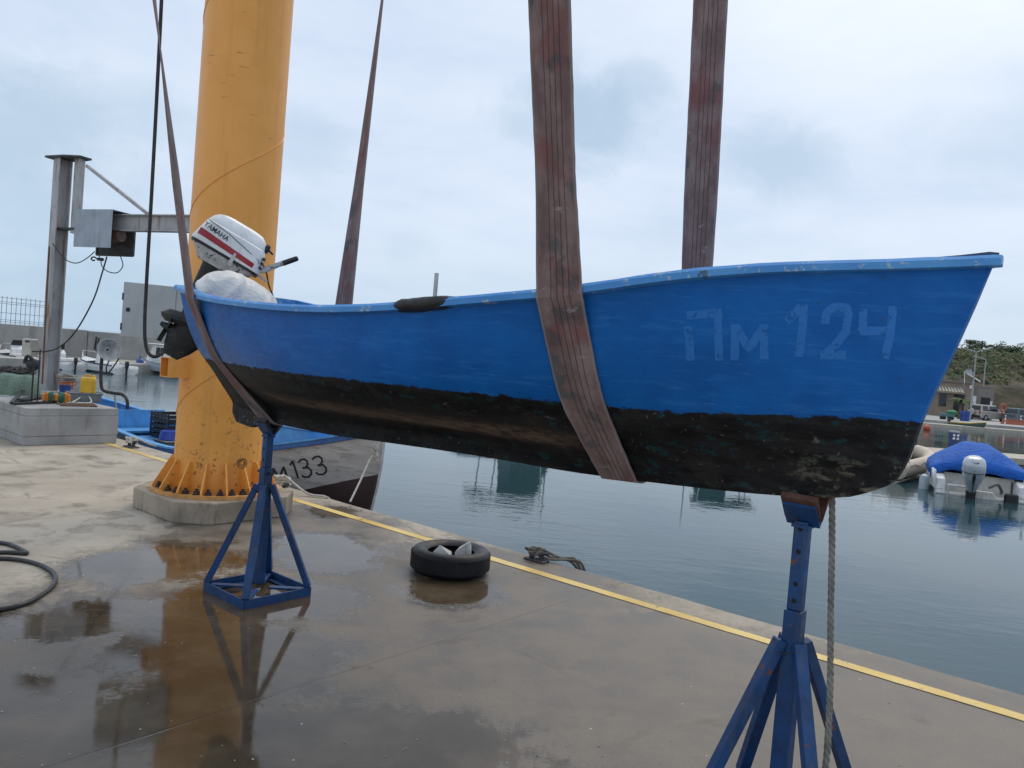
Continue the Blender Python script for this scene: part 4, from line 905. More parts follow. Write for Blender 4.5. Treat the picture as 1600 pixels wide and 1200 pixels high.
xs = [-1.7, -1.67, -1.64, -1.6, -1.5, -1.35, -1.2, -1.0, -.8, -.6] + [-.4 + .2 * i for i in range(31)] + [5.7, 5.85, 6.0, 6.1, 6.2, 6.27, 6.32, 6.37, 6.42, 6.45, 6.48, 6.5]
full = [r[::-1] + [(p[0], -p[1], p[2]) for p in r] for r in mh.grid(xs, [i / 24 for i in range(25)])]
mb = MB(); mb.rings(full, None, False, False)
ho = mb.build('hull', [M_mh, M_mi], moor, smooth=True, angle=60, shell=True); sm = ho.modifiers.new('thickness', 'SOLIDIFY'); sm.thickness = .03; sm.offset = -1; sm.material_offset = 1
M_mr = paint('moored_rail_blue', (.03, .12, .36), .45, var=.2, scale=10, grime=.2)
xr = [-1.71, -1.64, -1.56, -1.45, -1.3, -1.15, -1.0, -.8, -.6] + [-.4 + .2 * i for i in range(34)] + [6.3, 6.4, 6.46, 6.505]
for nm, mat_, pr in (('rub_rail', M_mr, lambda b, z: ((b - .006, z - .075), (b + .022, z - .07), (b + .026, z - .02), (b - .006, z - .014))), ('gunwale', M_mi, lambda b, z: ((b - .07, z - .012), (b + .030, z - .012), (b + .030, z + .014), (b - .07, z + .014)))):
    mb = MB()
    for sg in (-1, 1): mb.rings([[(x, sg * max(y_, .001), z_) for y_, z_ in pr(mB(x), mS(x))] for x in xr])
    mb.build(nm, mat_, moor, smooth=True, angle=35)
mb = MB(); mb.rings([[(x, -max(.02, mh.half(x, -.36) - .03), -.36), (x, max(.02, mh.half(x, -.36) - .03), -.36)] for x in [-.9 + .3 * i for i in range(23)]], None, False, False); mb.build('floorboard', paint('moored_floor', (.15, .16, .16), .8, var=.3, grime=.4), moor)
x = .02; mb = MB(); b = mB(x) - .06; mb.prism([(-b * .75, -.34), (b * .75, -.34), (b * .97, 0), (b * .80, .27), (-b * .80, .27), (-b * .97, 0)], .03, Matrix.Translation((x, 0, 0)) @ Matrix.Rotation(R(90), 4, 'Z') @ Matrix.Rotation(R(90), 4, 'X')); mb.build('bulkhead', M_mi, moor)
mb = MB(); mb.box((.30, 0, -.05), (.46, 2 * b * .97, .035)); mb.build('thwart', M_mi, moor)
x = 3.0; mb = MB(); mb.box((3.0, 0, -.13), (.28, 1.5, .035)); mb.build('thwart', M_mi, moor)
mb = MB(); mb.rings([[(xx, -w_, -.3), (xx, w_, -.3), (xx, w_, .545), (xx, -w_, .545)] for xx, w_ in ((3.3, .46), (4.6, .44), (5.42, .30))]); cud = mb.build('bow_locker', M_mi, moor, bevel=.02)
mb = MB(); mb.rings([[(xx, -w_, .547), (xx, w_, .547), (xx, w_, .60), (xx, -w_, .60)] for xx, w_ in ((3.26, .48), (4.6, .46), (5.45, .32))]); mb.build('locker_lid', paint('lid_blue', (.14, .34, .62), .5, var=.15, grime=.2), cud, bevel=.008)
mb = MB(); mb.rings([[(xx, -max(.003, mB(xx) - .035), mS(xx) - .03), (xx, max(.003, mB(xx) - .035), mS(xx) - .03)] for xx in (5.45, 5.7, 6.0, 6.25, 6.45)], None, False, False); mb.build('foredeck', M_mi, moor)
mb = MB(); mb.tube([(mx + .008, 0, mK(mx)) for mx in (6.32, 6.38, 6.42, 6.46, 6.48, 6.5)], .016, 8); mb.build('stem_band', paint('stem_white', (.55, .55, .53), .5, var=.25, grime=.35), moor, smooth=True)
def cv(a): return (400 + a[0] / 6, 620 + a[1] / 6)
nums = [[(62, 700), (60, 800)], [(60, 700), (120, 690)], [(120, 690), (145, 780)], [(165, 795), (162, 668)], [(163, 672), (222, 760)], [(222, 760), (262, 655)], [(262, 655), (300, 778)],
        [(322, 642), (346, 600)], [(346, 600), (398, 764)],
        [(400, 615), (420, 590), (455, 584), (482, 602), (488, 635), (468, 662), (440, 668)], [(440, 668), (490, 662), (520, 690), (522, 725), (495, 752), (455, 752), (432, 738)],
        [(530, 590), (552, 565), (590, 558), (618, 575), (624, 608), (604, 636), (580, 642)], [(580, 642), (630, 636), (658, 664), (660, 700), (635, 726), (590, 728), (562, 708)]]
mb = MB(); strokes(mb, mh, nums, cv, 3.0, .004, 6)
m, t = newmat('worn_black_number'); setp(t, Base_Color=t.mix(t.noise(t.obj, 9), (.012, .012, .014), (.03, .03, .03)), Roughness=.6, Alpha=t.step(t.noise(t.obj, 26, 5, .7), .30, .36, .1, 1)); mb.build('registration_number', m, moor)
# net hauler dish on a bent pole at the stern
M_pole = paint('hauler_pole_paint', (.05, .045, .045), .5, .2, var=.5, scale=14, spots=(.25, .10, .05, 1), spot_amt=.12)
hp = Matrix.Translation(MBO) ; HY = 13.35
pl = [at(199, 655, HY), at(199, 628, HY), at(192, 617, HY), at(176, 614, HY), at(162, 610, HY), at(158, 600, HY), at(158, 575, HY), at(160, 552, HY)]
mb = MB(); mb.tube(smooth_path(pl, 5), .029, 10); mb.tube([at(155, 550, HY), at(148, 545, HY), at(151, 526, HY)], .02, 6); mb.tube([at(158, 556, HY), at(152, 543, HY), at(155, 528, HY)], .016, 6); hpole = mb.build('hauler_pole', M_pole, moor, smooth=True, world=True)
dc = at(169.5, 546, HY - .1); fd = (EYEV - dc).normalized(); fd = (fd + Vector((.35, 0, .1))).normalized(); DM = Matrix.Translation(dc) @ fd.to_track_quat('Z', 'Y').to_matrix().to_4x4()
mb = MB(); mb.lathe([(.02, -.10), (.06, -.10), (.12, -.04), (.175, .03), (.195, .035), (.195, .045), (.17, .042), (.11, -.025), (.05, -.075), (.02, -.07)], 30, DM); mb.build('hauler_dish', paint('dish_pale', (.42, .42, .41), .5, .2, var=.2, scale=9, grime=.4, streak=False), hpole, smooth=True, world=True, angle=35)
mb = MB(); mb.lathe([(.02, -.07), (.02, -.04)], 10, DM); mb.tube(smooth_path([at(172, 560, HY), at(166, 575, HY - .1), at(170, 582, HY), at(186, 560, HY)], 4), .012, 6); mb.build('hauler_hub', M_black, hpole, world=True, smooth=True)
mb = MB(); mb.tube([at(182, 640, 12.6), at(179, 617, 12.6)], .014, 6); mb.build('stern_stake', M_steelg, moor, world=True)
mb = MB(); mb.box((1.05, 0, -.115), (.7, 2 * mB(1.05) * .86, .04)); mb.build('thwart', M_mi, moor)
# black crate, blue basin, grey box inside
M = MBF @ Matrix.Translation((1.05, .16, -.085)); mb = MB(); w0, d0, h0 = .62, .46, .42
for i in range(5):
    for sy in (-1, 1): mb.box((0, sy * d0 / 2, .03 + i * .085), (w0, .012, .055), M)
    for sx in (-1, 1): mb.box((sx * w0 / 2, 0, .03 + i * .085), (.012, d0 - .014, .055), M)
for i in range(6):
    for sy in (-1, 1): mb.box((-w0 / 2 + .02 + i * (w0 - .04) / 5, sy * (d0 / 2 - .008), h0 / 2), (.02, .02, h0), M)
mb.box((0, 0, .02), (w0 - .03, d0 - .03, .02), M); mb.box((0, 0, h0 * .72), (w0 - .03, d0 - .03, .05), M)
o = mb.build('fish_crate', M_black, None); tag(o, 'black plastic fish crate standing inside the moored boat', 'crate')
M = MBF @ Matrix.Translation((1.70, -.15, -.355)); mb = MB(); mb.box((0, 0, .15), (.45, .40, .30), M, bev=.02); mb.box((0, 0, .306), (.47, .42, .012), M); o = mb.build('engine_box', paint('box_grey', (.15, .16, .17), .7, var=.2, grime=.4), None); tag(o, 'low grey box inside the moored boat carrying a blue tub', 'box')
M = MBF @ Matrix.Translation((1.62, -.12, -.04)); mb = MB(); mb.lathe([(.17, .0), (.20, .12), (.205, .13), (.19, .13), (.155, .02)], 22, M @ Matrix.Rotation(R(180), 4, 'X') @ Matrix.Translation((0, 0, -.135))); o = mb.build('blue_tub', paint('tub_blue', (.02, .06, .36), .35, var=.1, grime=.1), None, smooth=True, angle=40); tag(o, 'blue tub turned upside down inside the moored boat', 'tub')
# bow mooring rope with its knot
mb = MB(); kn = at(586, 706, 8.62); mb.tube(smooth_path([at(604, 676, 8.95), at(596, 686, 8.75), at(590, 694, 8.66), kn, at(576, 722, 8.55), at(562, 753, 8.35), at(547, 784, 8.12)], 4), .011, 6)
rnd = random.Random(4)
for i in range(9): 
    a = [kn + Vector((rnd.uniform(-.035, .035), rnd.uniform(-.03, .03), .10 - .18 * j / 4 + rnd.uniform(-.03, .03))) for j in range(5)]; mb.tube(smooth_path(a, 4), .010, 6)
o = mb.build('bow_rope', M_ropew, None, smooth=True); tag(o, 'pale knotted mooring rope running from the white bow to the quay', 'mooring rope')
def cleat(px, py, label, rz=0.0, s=1.0):
    p = gnd(px, py); T = thing('mooring_cleat', label, 'mooring cleat', p, EANG + rz, 'mooring cleats along the quay edge')
    mc = M_dk
    mb = MB(); mb.box((0, 0, .008 * s), (.20 * s, .10 * s, .014 * s), bev=.004); mb.build('cleat_base', mc, T)
    for sg in (-1, 1):
        mb = MB(); mb.tube([(sg * .05 * s, 0, .014 * s), (sg * .05 * s, 0, .05 * s), (sg * .065 * s, 0, .07 * s), (sg * .12 * s, 0, .08 * s)], [.022 * s, .018 * s, .018 * s, .012 * s], 8); mb.build('horn', mc, T, smooth=True)
    return p
p = cleat(205, 699, 'rope-wrapped mooring cleat by the concrete block', 0, 1.2)
coil('mooring_line', p + Vector((0, 0, .04)), .07, 4, .014, M_ropew, 'pale rope wound on the cleat near the concrete block', 'mooring rope', 2, .7, .08, [p + NV * .3 + Vector((0, 0, .02)), p + NV * .55 + EV * .2 + Vector((0, 0, -.06))])
p = cleat(438, 768, 'mooring cleat behind the footing of the yellow column', 0, 1.2)
coil('mooring_line', p + Vector((0, 0, .04)), .085, 4, .012, M_ropew, 'pale rope heaped on the cleat behind the yellow column footing', 'mooring rope', 7, .6, .12, [p + EV * .35 + NV * .1 + Vector((0, 0, .03)), p + EV * .55 + NV * .22 + Vector((0, 0, .01)), p + EV * .6 + NV * .4 + Vector((0, 0, -.2))])
p = cleat(838, 876, 'rope-wrapped mooring cleat on the quay edge near the tyre', 0, 1.0)
coil('mooring_line', p + Vector((-.01, 0, .03)), .055, 5, .011, M_roped, 'grey-brown ropes knotted on the cleat near the tyre', 'mooring rope', 11, .55, .06, [p + EV * .12 + NV * .15 + Vector((0, 0, .03)), p + EV * .22 + NV * .27 + Vector((0, 0, .01)), p + EV * .25 + NV * .36 + Vector((0, 0, -.25))])
mb = MB()
for i in range(3): mb.tube(smooth_path([p - EV * (.10 - .03 * i) + NV * (.05 + .02 * i) + Vector((0, 0, .07 - .02 * i)), p + EV * .02 + NV * (.08 - .03 * i) + Vector((0, 0, .075 - .02 * i)), p + EV * (.15 - .02 * i) + NV * (.16 - .05 * i) + Vector((0, 0, .025)), p + EV * (.26 - .03 * i) + NV * (.25 - .03 * i) + Vector((0, 0, .014)), p + EV * (.28 - .02 * i) + NV * .33 + Vector((0, 0, -.12))], 5), .011, 6)
o = mb.build('mooring_line', M_roped, None, smooth=True); tag(o, 'three grey rope ends running from the cleat near the tyre over the edge', 'mooring rope')

# ------------------------------------------------------------------ tyre with stones
TC = Vector((-.355, 5.735, 0)); TR, TH = .298, .185
m, t = newmat('tyre_rubber'); n1 = t.noise(t.obj, 9, 6, .7)
k = t.mix(t.step(n1, .3, .7), (.005, .005, .006), (.016, .016, .018)); k = t.mix(t.step(t.noise(t.obj, 45, 5, .7), .62, .68, 0, .5), k, (.12, .12, .115)); setp(t, Base_Color=k, Specular_IOR_Level=.3, Roughness=t.step(n1, .3, .7, .38, .6), Normal=t.bump(n1, .25, .004))
tyre = thing('tyre', 'old black car tyre lying flat on the wet quay', 'tyre', TC)
mb = MB(); prof_ = [(.175, .030), (.19, .008), (.235, .002), (.272, .012), (.292, .035), (TR, .07), (TR, .115), (.292, .150), (.272, .174), (.235, .183), (.205, .172), (.182, .158), (.175, .150), (.188, .14), (.215, .13), (.235, .095), (.215, .055), (.188, .044)]
mb.lathe(prof_, 72, Matrix.Translation((0, 0, .001)), True); mb.build('casing', m, tyre, smooth=True, angle=60)
mb = MB()
for i in range(84):
    a = 2 * math.pi * i / 84
    for q in (-1, 1):
        M = Matrix.Rotation(a + (.03 if q > 0 else 0), 4, 'Z') @ Matrix.Translation((TR - .0005, 0, .094 + q * .030)) @ Matrix.Rotation(R(q * 20), 4, 'X'); mb.box((0, 0, 0), (.004, .016, .050), M)
mb.build('tread', m, tyre)
for pxy, pk, lb in (((701, 878), [(-.095, -.05, 0), (.07, -.08, 0), (.08, .06, 0), (-.08, .07, 0), (-.075, -.03, .155), (-.03, -.01, .205), (.055, -.04, .14), (.06, .04, .15)], 'pale broken stone on the left inside the tyre, pointed in the middle'),
                    ((729, 874), [(-.06, -.06, 0), (.07, -.06, 0), (.075, .06, 0), (-.06, .065, 0), (-.055, -.03, .15), (.035, -.045, .225), (.055, -.03, .245), (.06, .05, .19), (-.03, .05, .17)], 'taller pale broken stone on the right inside the tyre')):
    c = gnd(*pxy, .0); bm = bmesh.new()
    c = Vector((TC.x + (-.055 if pxy[0] < 715 else .085), TC.y + (-.045 if pxy[0] < 715 else .02), .003))
    for v in pk: bm.verts.new(v)
    bmesh.ops.convex_hull(bm, input=bm.verts[:]); bm.verts.index_update(); mb = MB(); mb.add([v.co.copy() for v in bm.verts], [[v.index for v in f.verts] for f in bm.faces], Matrix.Translation(c)); bm.free()
    o = mb.build('stone', paint('pale_stone', (.55, .54, .51), .85, var=.2, scale=12, grime=.2, bump=.5, bscale=50), None, bevel=.006); tag(o, lb, 'stone')

# ------------------------------------------------------------------ rope hanging from the bow, hose on the ground
mb = MB(); base_ = smooth_path([at(1300, 776, 2.66), at(1300, 850, 2.65), at(1298, 960, 2.62), at(1297, 1080, 2.58), at(1292, 1180, 2.52), at(1284, 1230, 2.5), at(1270, 1300, 2.47), at(1262, 1352, 2.46)], 24)
for s_ in range(3):
    pts = []; ds = 0
    for i, p in enumerate(base_):
        if i: ds += (p - base_[i - 1]).length
        a = ds * 2 * math.pi / .075 + s_ * 2.094; pts.append(p + Vector((math.cos(a), math.sin(a), 0)) * .0058)
    mb.tube(pts, .0062, 6)
o = mb.build('bow_line', paint('grey_rope', (.20, .19, .165), .9, var=.35, scale=25, grime=.2, bump=.4, bscale=200), None, smooth=True); tag(o, 'grey twisted rope hanging from the blue bow to the ground', 'rope')
mb = MB(); hz = .0145
hp_ = [(-260, 855), (-120, 846), (-30, 846), (8, 849), (26, 855), (42, 864), (30, 864), (8, 863), (-40, 866), (-110, 880), (-130, 890), (-70, 880), (-10, 873), (25, 874), (58, 881), (80, 892), (87, 904), (79, 919), (50, 938), (18, 949), (-40, 958), (-160, 972), (-320, 975)]
mb.tube(smooth_path([gnd(px, py, hz) for px, py in hp_], 8), .0145, 10); o = mb.build('ground_hose', paint('hose_black', (.02, .021, .023), .4, var=.3, scale=14, grime=.2), None, smooth=True); tag(o, 'black rubber hose looped on the concrete at the left', 'hose')
# ------------------------------------------------------------------ breakwater on the left
WB = Vector((-25.0, 45.0, 0))
def wl(u, v, z=0.0): return WB + NV * u + EV * v + Vector((0, 0, z))     # u along the wall, v towards the basin
WF = Matrix(((NV.x, EV.x, 0, WB.x), (NV.y, EV.y, 0, WB.y), (0, 0, 1, 0), (0, 0, 0, 1)))
mb = MB()
for i in range(16):
    mb.box((-33 + i * 6.0, -.4, .45), (5.97, .8, 2.04 + .03 * (i % 3)), WF)
o = mb.build('breakwater_wall', M_wall, None, bevel=.03); tag(o, 'long grey concrete breakwater wall behind the moored white boats', 'wall')
mb = MB(); mb.box((10, 3.2, -1.1), (96, 6.4, 2.0), WF); o = mb.build('breakwater_quay', concrete('breakwater_quay_concrete', (.40, .38, .34), .7, .9, .4, .4), None); o['kind'] = 'structure'
fence = thing('mesh_fence', 'grey welded mesh fence standing on the breakwater wall', 'fence', wl(-8, -.4, 1.48))
M_wire = paint('fence_wire', (.20, .22, .23), .5, .3, var=.2, grime=0, bump=0)
for pnl in range(3):
    u0 = -9.9 + pnl * 2.55
    mb = MB(); mb.box((u0, -.4, 1.47 + .78), (.06, .06, 1.56), WF); mb.build('fence_post', M_wire, fence, world=True)
    mb = MB()
    for i in range(1, 11): mb.tube([WF @ Vector((u0 + i * .232, -.4, 1.5)), WF @ Vector((u0 + i * .232, -.4, 3.0))], .014, 4)
    for zz_ in (1.62, 1.72, 2.1, 2.6, 2.7, 2.92): mb.tube([WF @ Vector((u0, -.4, zz_)), WF @ Vector((u0 + 2.55, -.4, zz_))], .014, 4)
    mb.build('mesh_panel', M_wire, fence, world=True)

# ------------------------------------------------------------------ small motor boats
def fprof(x, u, B, H): return B * (min(1, .30 + u * 1.5) if u < .45 else .975 + .025 * u) * (1 if u > 0 else .2)
M_grey = paint('grey_topsides', (.34, .37, .41), .4, var=.12, grime=.2)
M_blueb = paint('bottom_blue', (.03, .05, .11), .5, var=.3)
def outboard(T, M, col, s=1.0, tilt=0.0):
    K = M @ Matrix.Rotation(tilt, 4, 'Y')
    mb = MB(); mb.rings([rrect(-.22 * s, .16 * s, .13 * s * w_, z_ * s, 16, 2.6) for z_, w_ in ((.10, .55), (.2, .8), (.35, 1), (.52, .95), (.62, .7), (.66, .35))], K); a = mb.build('engine_cowl', col, T, smooth=True, world=True)
    mb = MB(); mb.rings([rrect(-.12 * s, .08 * s, .05 * s, -.55 * s, 12, 2.4), rrect(-.14 * s, .10 * s, .07 * s, .1 * s, 12, 2.4)], K); mb.box((-.05 * s, 0, -.3 * s), (.4 * s, .2 * s, .02 * s), K); mb.build('engine_leg', M_black, T, world=True)
    return a
def motorboat(name, label, loc, ang, L, Bm, fr, col, kind, group=None, cat='motor boat', engine=None, tilt=0.0, bottom=None):
    F = frame((loc.x, loc.y, WATER), ang); T = thing(name, label, cat, (loc.x, loc.y, WATER), ang, group)
    B = spline([-L / 2, 0, L * .2, L * .36, L * .46, L * .5], [Bm * .46, Bm * .5, Bm * .46, Bm * .28, Bm * .09, .01])
    S = spline([-L / 2, 0, L * .3, L * .5], [fr, fr * 1.08, fr * 1.35, fr * 1.6]); Kk = spline([-L / 2, L * .25, L * .42, L * .5], [-.18, -.18, -.02, fr * 1.3])
    xs = [-L / 2 + L * i / 26 for i in range(27)]; h = Hull(B, Kk, S, fprof, F)
    full = [r[::-1] + [(p[0], -p[1], p[2]) for p in r] for r in h.grid(xs, [0, .1, .25, .45, .7, 1])]
    mb = MB(); mb.rings(full, None, False, False); n = len(full[0]); mb.add(full[0], [(i, i + 1, n - 2 - i, n - 1 - i) for i in range(n // 2 - 1)])
    ho = mb.build('hull', col, T, smooth=True, angle=30, shell=True); sm = ho.modifiers.new('thickness', 'SOLIDIFY'); sm.thickness = .03; sm.offset = -1
    mb = MB()
    for sg in (-1, 1): mb.tube([(x, sg * B(x), S(x)) for x in xs], .03, 6)
    mb.build('rub_rail', bottom or M_grey, T, smooth=True)
    d0 = -L / 2 if kind == 'open' else L * .12
    mb = MB(); mb.rings([[(x, -B(x) + .03, S(x) - .03), (x, 0, S(x) + .04), (x, B(x) - .03, S(x) - .03)] for x in [d for d in xs if d > L * .12][:-1]], None, False, False); mb.build('foredeck', M_white, T)
    mb = MB(); mb.rings([[(x, -B(x) + .05, fr * .35), (x, B(x) - .05, fr * .35)] for x in [d for d in xs if d < L * .16]], None, False, False); mb.build('cockpit_floor', M_white, T)
    if kind == 'console':
        mb = MB(); mb.rings([[(-.1, -.3, .1), (.35, -.3, .1), (.35, .3, .1), (-.1, .3, .1)], [(-.05, -.28, .75), (.2, -.26, .95), (.2, .26, .95), (-.05, .28, .75)]]); mb.build('console', M_white, T, bevel=.04)
        mb = MB(); mb.rings([[(.18, -.27, .94), (.2, -.27, .94), (.2, .27, .94), (.18, .27, .94)], [(.02, -.22, 1.22), (.04, -.22, 1.22), (.04, .22, 1.22), (.02, .22, 1.22)]]); mb.build('windscreen', M_glass, T)
        mb = MB(); mb.box((-.5, 0, .38), (.35, .9, .32), bev=.03); mb.build('seat', M_white, T)
        mb = MB(); mb.tube(smooth_path([(L * .22, -B(L * .22) + .08, S(L * .22)), (L * .3, -B(L * .3) + .08, S(L * .3) + .3), (L * .46, 0, S(L * .46) + .32), (L * .3, B(L * .3) - .08, S(L * .3) + .3), (L * .22, B(L * .22) - .08, S(L * .22))], 5), .018, 6); mb.build('bow_rail', M_chrome, T, smooth=True)
    if kind == 'cabin':
        c0, c1 = -L * .12, L * .24; z0, z1 = fr * 1.0, fr + 1.0
        mb = MB(); mb.rings([[(c0, -Bm * .38, z0), (c1 + .3, -Bm * .32, z0), (c1 + .3, Bm * .32, z0), (c0, Bm * .38, z0)], [(c0, -Bm * .35, z1), (c1 - .15, -Bm * .30, z1), (c1 - .15, Bm * .30, z1), (c0, Bm * .35, z1)]]); cb_ = mb.build('cabin', M_white, T, bevel=.03)
        mb = MB(); mb.box(((c0 + c1) / 2 - .06, 0, z1 + .035), (c1 - c0 + .3, Bm * .78, .06), bev=.025); mb.build('cabin_roof', M_white, cb_)
        for sg in (-1, 1):
            for q in range(2):
                cx = c0 + .28 + q * .48; mb = MB(); mb.box((cx, sg * (Bm * .358), fr + .66), (.34, .04, .42), None, Matrix.Rotation(R(3 * sg), 3, 'X')); mb.build('cabin_window', M_glass, cb_)
        mb = MB(); mb.rings([[(c1 + .19, -Bm * .27, fr + .34), (c1 + .21, -Bm * .27, fr + .34), (c1 + .21, Bm * .27, fr + .34), (c1 + .19, Bm * .27, fr + .34)], [(c1 - .10, -Bm * .26, fr + .92), (c1 - .08, -Bm * .26, fr + .92), (c1 - .08, Bm * .26, fr + .92), (c1 - .10, Bm * .26, fr + .92)]]); mb.build('windscreen', M_glass, cb_)
        mb = MB(); mb.tube(smooth_path([(L * .26, -B(L * .26) + .08, S(L * .26)), (L * .33, -B(L * .33) + .08, S(L * .33) + .3), (L * .47, 0, S(L * .47) + .3), (L * .33, B(L * .33) - .08, S(L * .33) + .3), (L * .26, B(L * .26) - .08, S(L * .26))], 5), .018, 6); mb.build('bow_rail', M_chrome, T, smooth=True)
    if kind == 'bimini':
        for sx in (-1, 1):
            for sg in (-1, 1):
                mb = MB(); mb.tube([(sx * L * .16 - .3, sg * Bm * .42, fr), (sx * L * .18 - .3, sg * Bm * .40, fr + 1.25)], .02, 6); mb.build('awning_pole', M_chrome, T)
        mb = MB(); mb.rings([[(x, y_, fr + 1.22 + .13 * (1 - (y_ / (Bm * .5)) ** 2) + .04 * math.cos(x * 3)) for y_ in [-Bm * .5 + Bm * i / 8 for i in range(9)]] for x in [-L * .34 + L * .06 * i for i in range(9)]], None, False, False); aw = mb.build('awning', paint('awning_green', (.03, .075, .055), .8, var=.3), T); aw.modifiers.new('thick', 'SOLIDIFY').thickness = .02
        mb = MB(); mb.rings([[(-.5, -Bm * .34, fr - .2), (.8, -Bm * .34, fr - .2), (.8, Bm * .34, fr - .2), (-.5, Bm * .34, fr - .2)], [(-.45, -Bm * .32, fr + .6), (.62, -Bm * .32, fr + .6), (.62, Bm * .32, fr + .6), (-.45, Bm * .32, fr + .6)], [(-.42, -Bm * .28, fr + 1.2), (.35, -Bm * .26, fr + 1.2), (.35, Bm * .26, fr + 1.2), (-.42, Bm * .28, fr + 1.2)]]); mb.build('wheelhouse', paint('dark_green_paint', (.02, .05, .04), .6, var=.3), T)
        mb = MB(); mb.tube([(L * .2, 0, fr), (L * .2, 0, fr + 1.9)], .022, 6); mb.build('mast', M_white, T)
    if engine: outboard(T, F @ Matrix.Translation((-L / 2 - .12, 0, fr * .6)), engine, .62, tilt)
    return T
hd = math.atan2(-EV.y, -EV.x); M_eng = paint('engine_black', (.02, .02, .024), .35, var=.2)
GRP = None
motorboat('cabin_cruiser', 'small white cabin boat moored at the breakwater, left of the yellow column', gnd(266, 584, WATER), hd, 4.9, 1.9, .52, M_grey, 'cabin')
motorboat('console_boat', 'white open boat with a raised console moored behind the pale hauler dish', gnd(161, 581, WATER), hd + .1, 4.0, 1.45, .42, M_white, 'console', engine=M_eng, bottom=M_blueb)
motorboat('console_boat', 'white open boat moored just behind the steel jib post', gnd(92, 575, WATER), hd, 3.8, 1.4, .40, M_white, 'console', engine=M_eng, bottom=M_blueb)
motorboat('console_boat', 'white boat at the breakwater half hidden by the black bag and net pile', gnd(26, 568, WATER), hd, 3.8, 1.4, .42, M_white, 'console', bottom=M_blueb)
mb = MB(); c = gnd(218, 578, WATER) ; mb.blob((c.x, c.y, WATER + .45), (.20, .20, .23), seg=14, rg=10); mb.tube([(c.x, c.y, WATER + .66), (c.x, c.y, WATER + .8)], .05, 8); o = mb.build('ball_fender', paint('fender_blue', (.04, .10, .32), .4, var=.1), None, smooth=True); tag(o, 'round blue ball fender hanging at the cabin boat bow', 'fender')
c = gnd(258, 589, WATER); mb = MB(); mb.lathe([(.03, 0), (.10, .05), (.11, .2), (.11, .42), (.07, .52), (.03, .56)], 14, Matrix.Translation((c.x - .1, c.y - .1, WATER + .1))); o = mb.build('tube_fender', M_white, None, smooth=True); tag(o, 'white sausage fender on the side of the small cabin boat', 'fender')

# ------------------------------------------------------------------ pontoon and boats on the right
PD = Vector((1, .06, 0)).normalized(); PN = Vector((-PD.y, PD.x, 0)); pc = gnd(1560, 714, -.12); PF = Matrix(((PD.x, PN.x, 0, pc.x), (PD.y, PN.y, 0, pc.y), (0, 0, 1, 0), (0, 0, 0, 1)))
M_pont = paint('pontoon_deck', (.46, .41, .34), .8, var=.15, scale=3, grime=.25, bump=.3)
mb = MB()
for i in range(11): mb.box((4.5 - i * 2.02, 1.0, -.22), (2.0, 2.0, .20), PF)
for i in range(11): mb.box((4.5 - i * 2.02, 1.0, -.46), (1.7, 1.5, .27), PF)
o = mb.build('pontoon', M_pont, None, bevel=.015); tag(o, 'low beige floating pontoon behind the blue covered boat', 'pontoon')
pp = gnd(1513, 706, -.12); pp = Vector((pp.x, pp.y + .9, -.12)); ped = thing('power_pedestal', 'dark blue service pedestal with white sockets on the pontoon', 'service pedestal', pp)
mb = MB(); mb.box(pp + Vector((0, 0, .28)), (.26, .22, .54), bev=.02); mb.build('pedestal_body', paint('pedestal_blue', (.02, .045, .16), .45, var=.15), ped, world=True)
mb = MB(); mb.box(pp + Vector((0, 0, .58)), (.28, .24, .07), bev=.02); mb.build('pedestal_cap', paint('cap_grey', (.3, .32, .35), .5), ped, world=True)
for sx in (-1, 1):
    for zz_ in (.36, .47): mb = MB(); mb.lathe([(.042, 0), (.042, .02), (.03, .028)], 12, Matrix.Translation(pp + Vector((sx * .065, -.111, zz_))) @ Matrix.Rotation(R(90), 4, 'X')); mb.build('socket', M_white, ped, world=True)
# covered boat, stern towards the camera
stc = gnd(1532, 779, WATER); H_ = Vector((.43, .90, 0)).normalized(); ha = math.atan2(H_.y, H_.x); L, Bm, fr = 4.3, 1.92, .50
cbF = frame((stc.x, stc.y, WATER), ha); cvb = thing('covered_boat', 'white motorboat under a bright blue cover with a silver outboard at its stern', 'motor boat', (stc.x, stc.y, WATER), ha)
B = spline([0, 1.2, 2.4, 3.3, 4.0, 4.3], [Bm * .47, Bm * .5, Bm * .48, Bm * .33, Bm * .12, .01]); S = spline([0, 1.5, 3, 4.3], [fr, fr + .03, fr + .12, fr + .25]); Kk = spline([0, 2.6, 3.8, 4.3], [-.2, -.2, 0, fr])
xs = [4.3 * i / 26 for i in range(27)]; h = Hull(B, Kk, S, fprof, cbF)
full = [r[::-1] + [(p[0], -p[1], p[2]) for p in r] for r in h.grid(xs, [0, .1, .25, .45, .7, 1])]
mb = MB(); mb.rings(full, None, False, False); ho = mb.build('hull', M_white, cvb, smooth=True, angle=30, shell=True); sm = ho.modifiers.new('t', 'SOLIDIFY'); sm.thickness = .03; sm.offset = -1
M_cream = paint('cream_gelcoat', (.62, .60, .55), .4, var=.12, grime=.3)
mb = MB()      # stepped transom: two stern quarters, splash well and bathing step
mb.prism([(-.87, -.1), (.87, -.1), (.87, .12), (.74, .14), (.62, .05), (.30, .05), (.22, .16), (-.22, .16), (-.30, .05), (-.62, .05), (-.74, .14), (-.87, .12)], .06, Matrix.Translation((0.0, 0, 0)) @ Matrix.Rotation(R(90), 4, 'Z') @ Matrix.Rotation(R(90), 4, 'X')); tr_ = mb.build('transom', M_cream, cvb, bevel=.02)
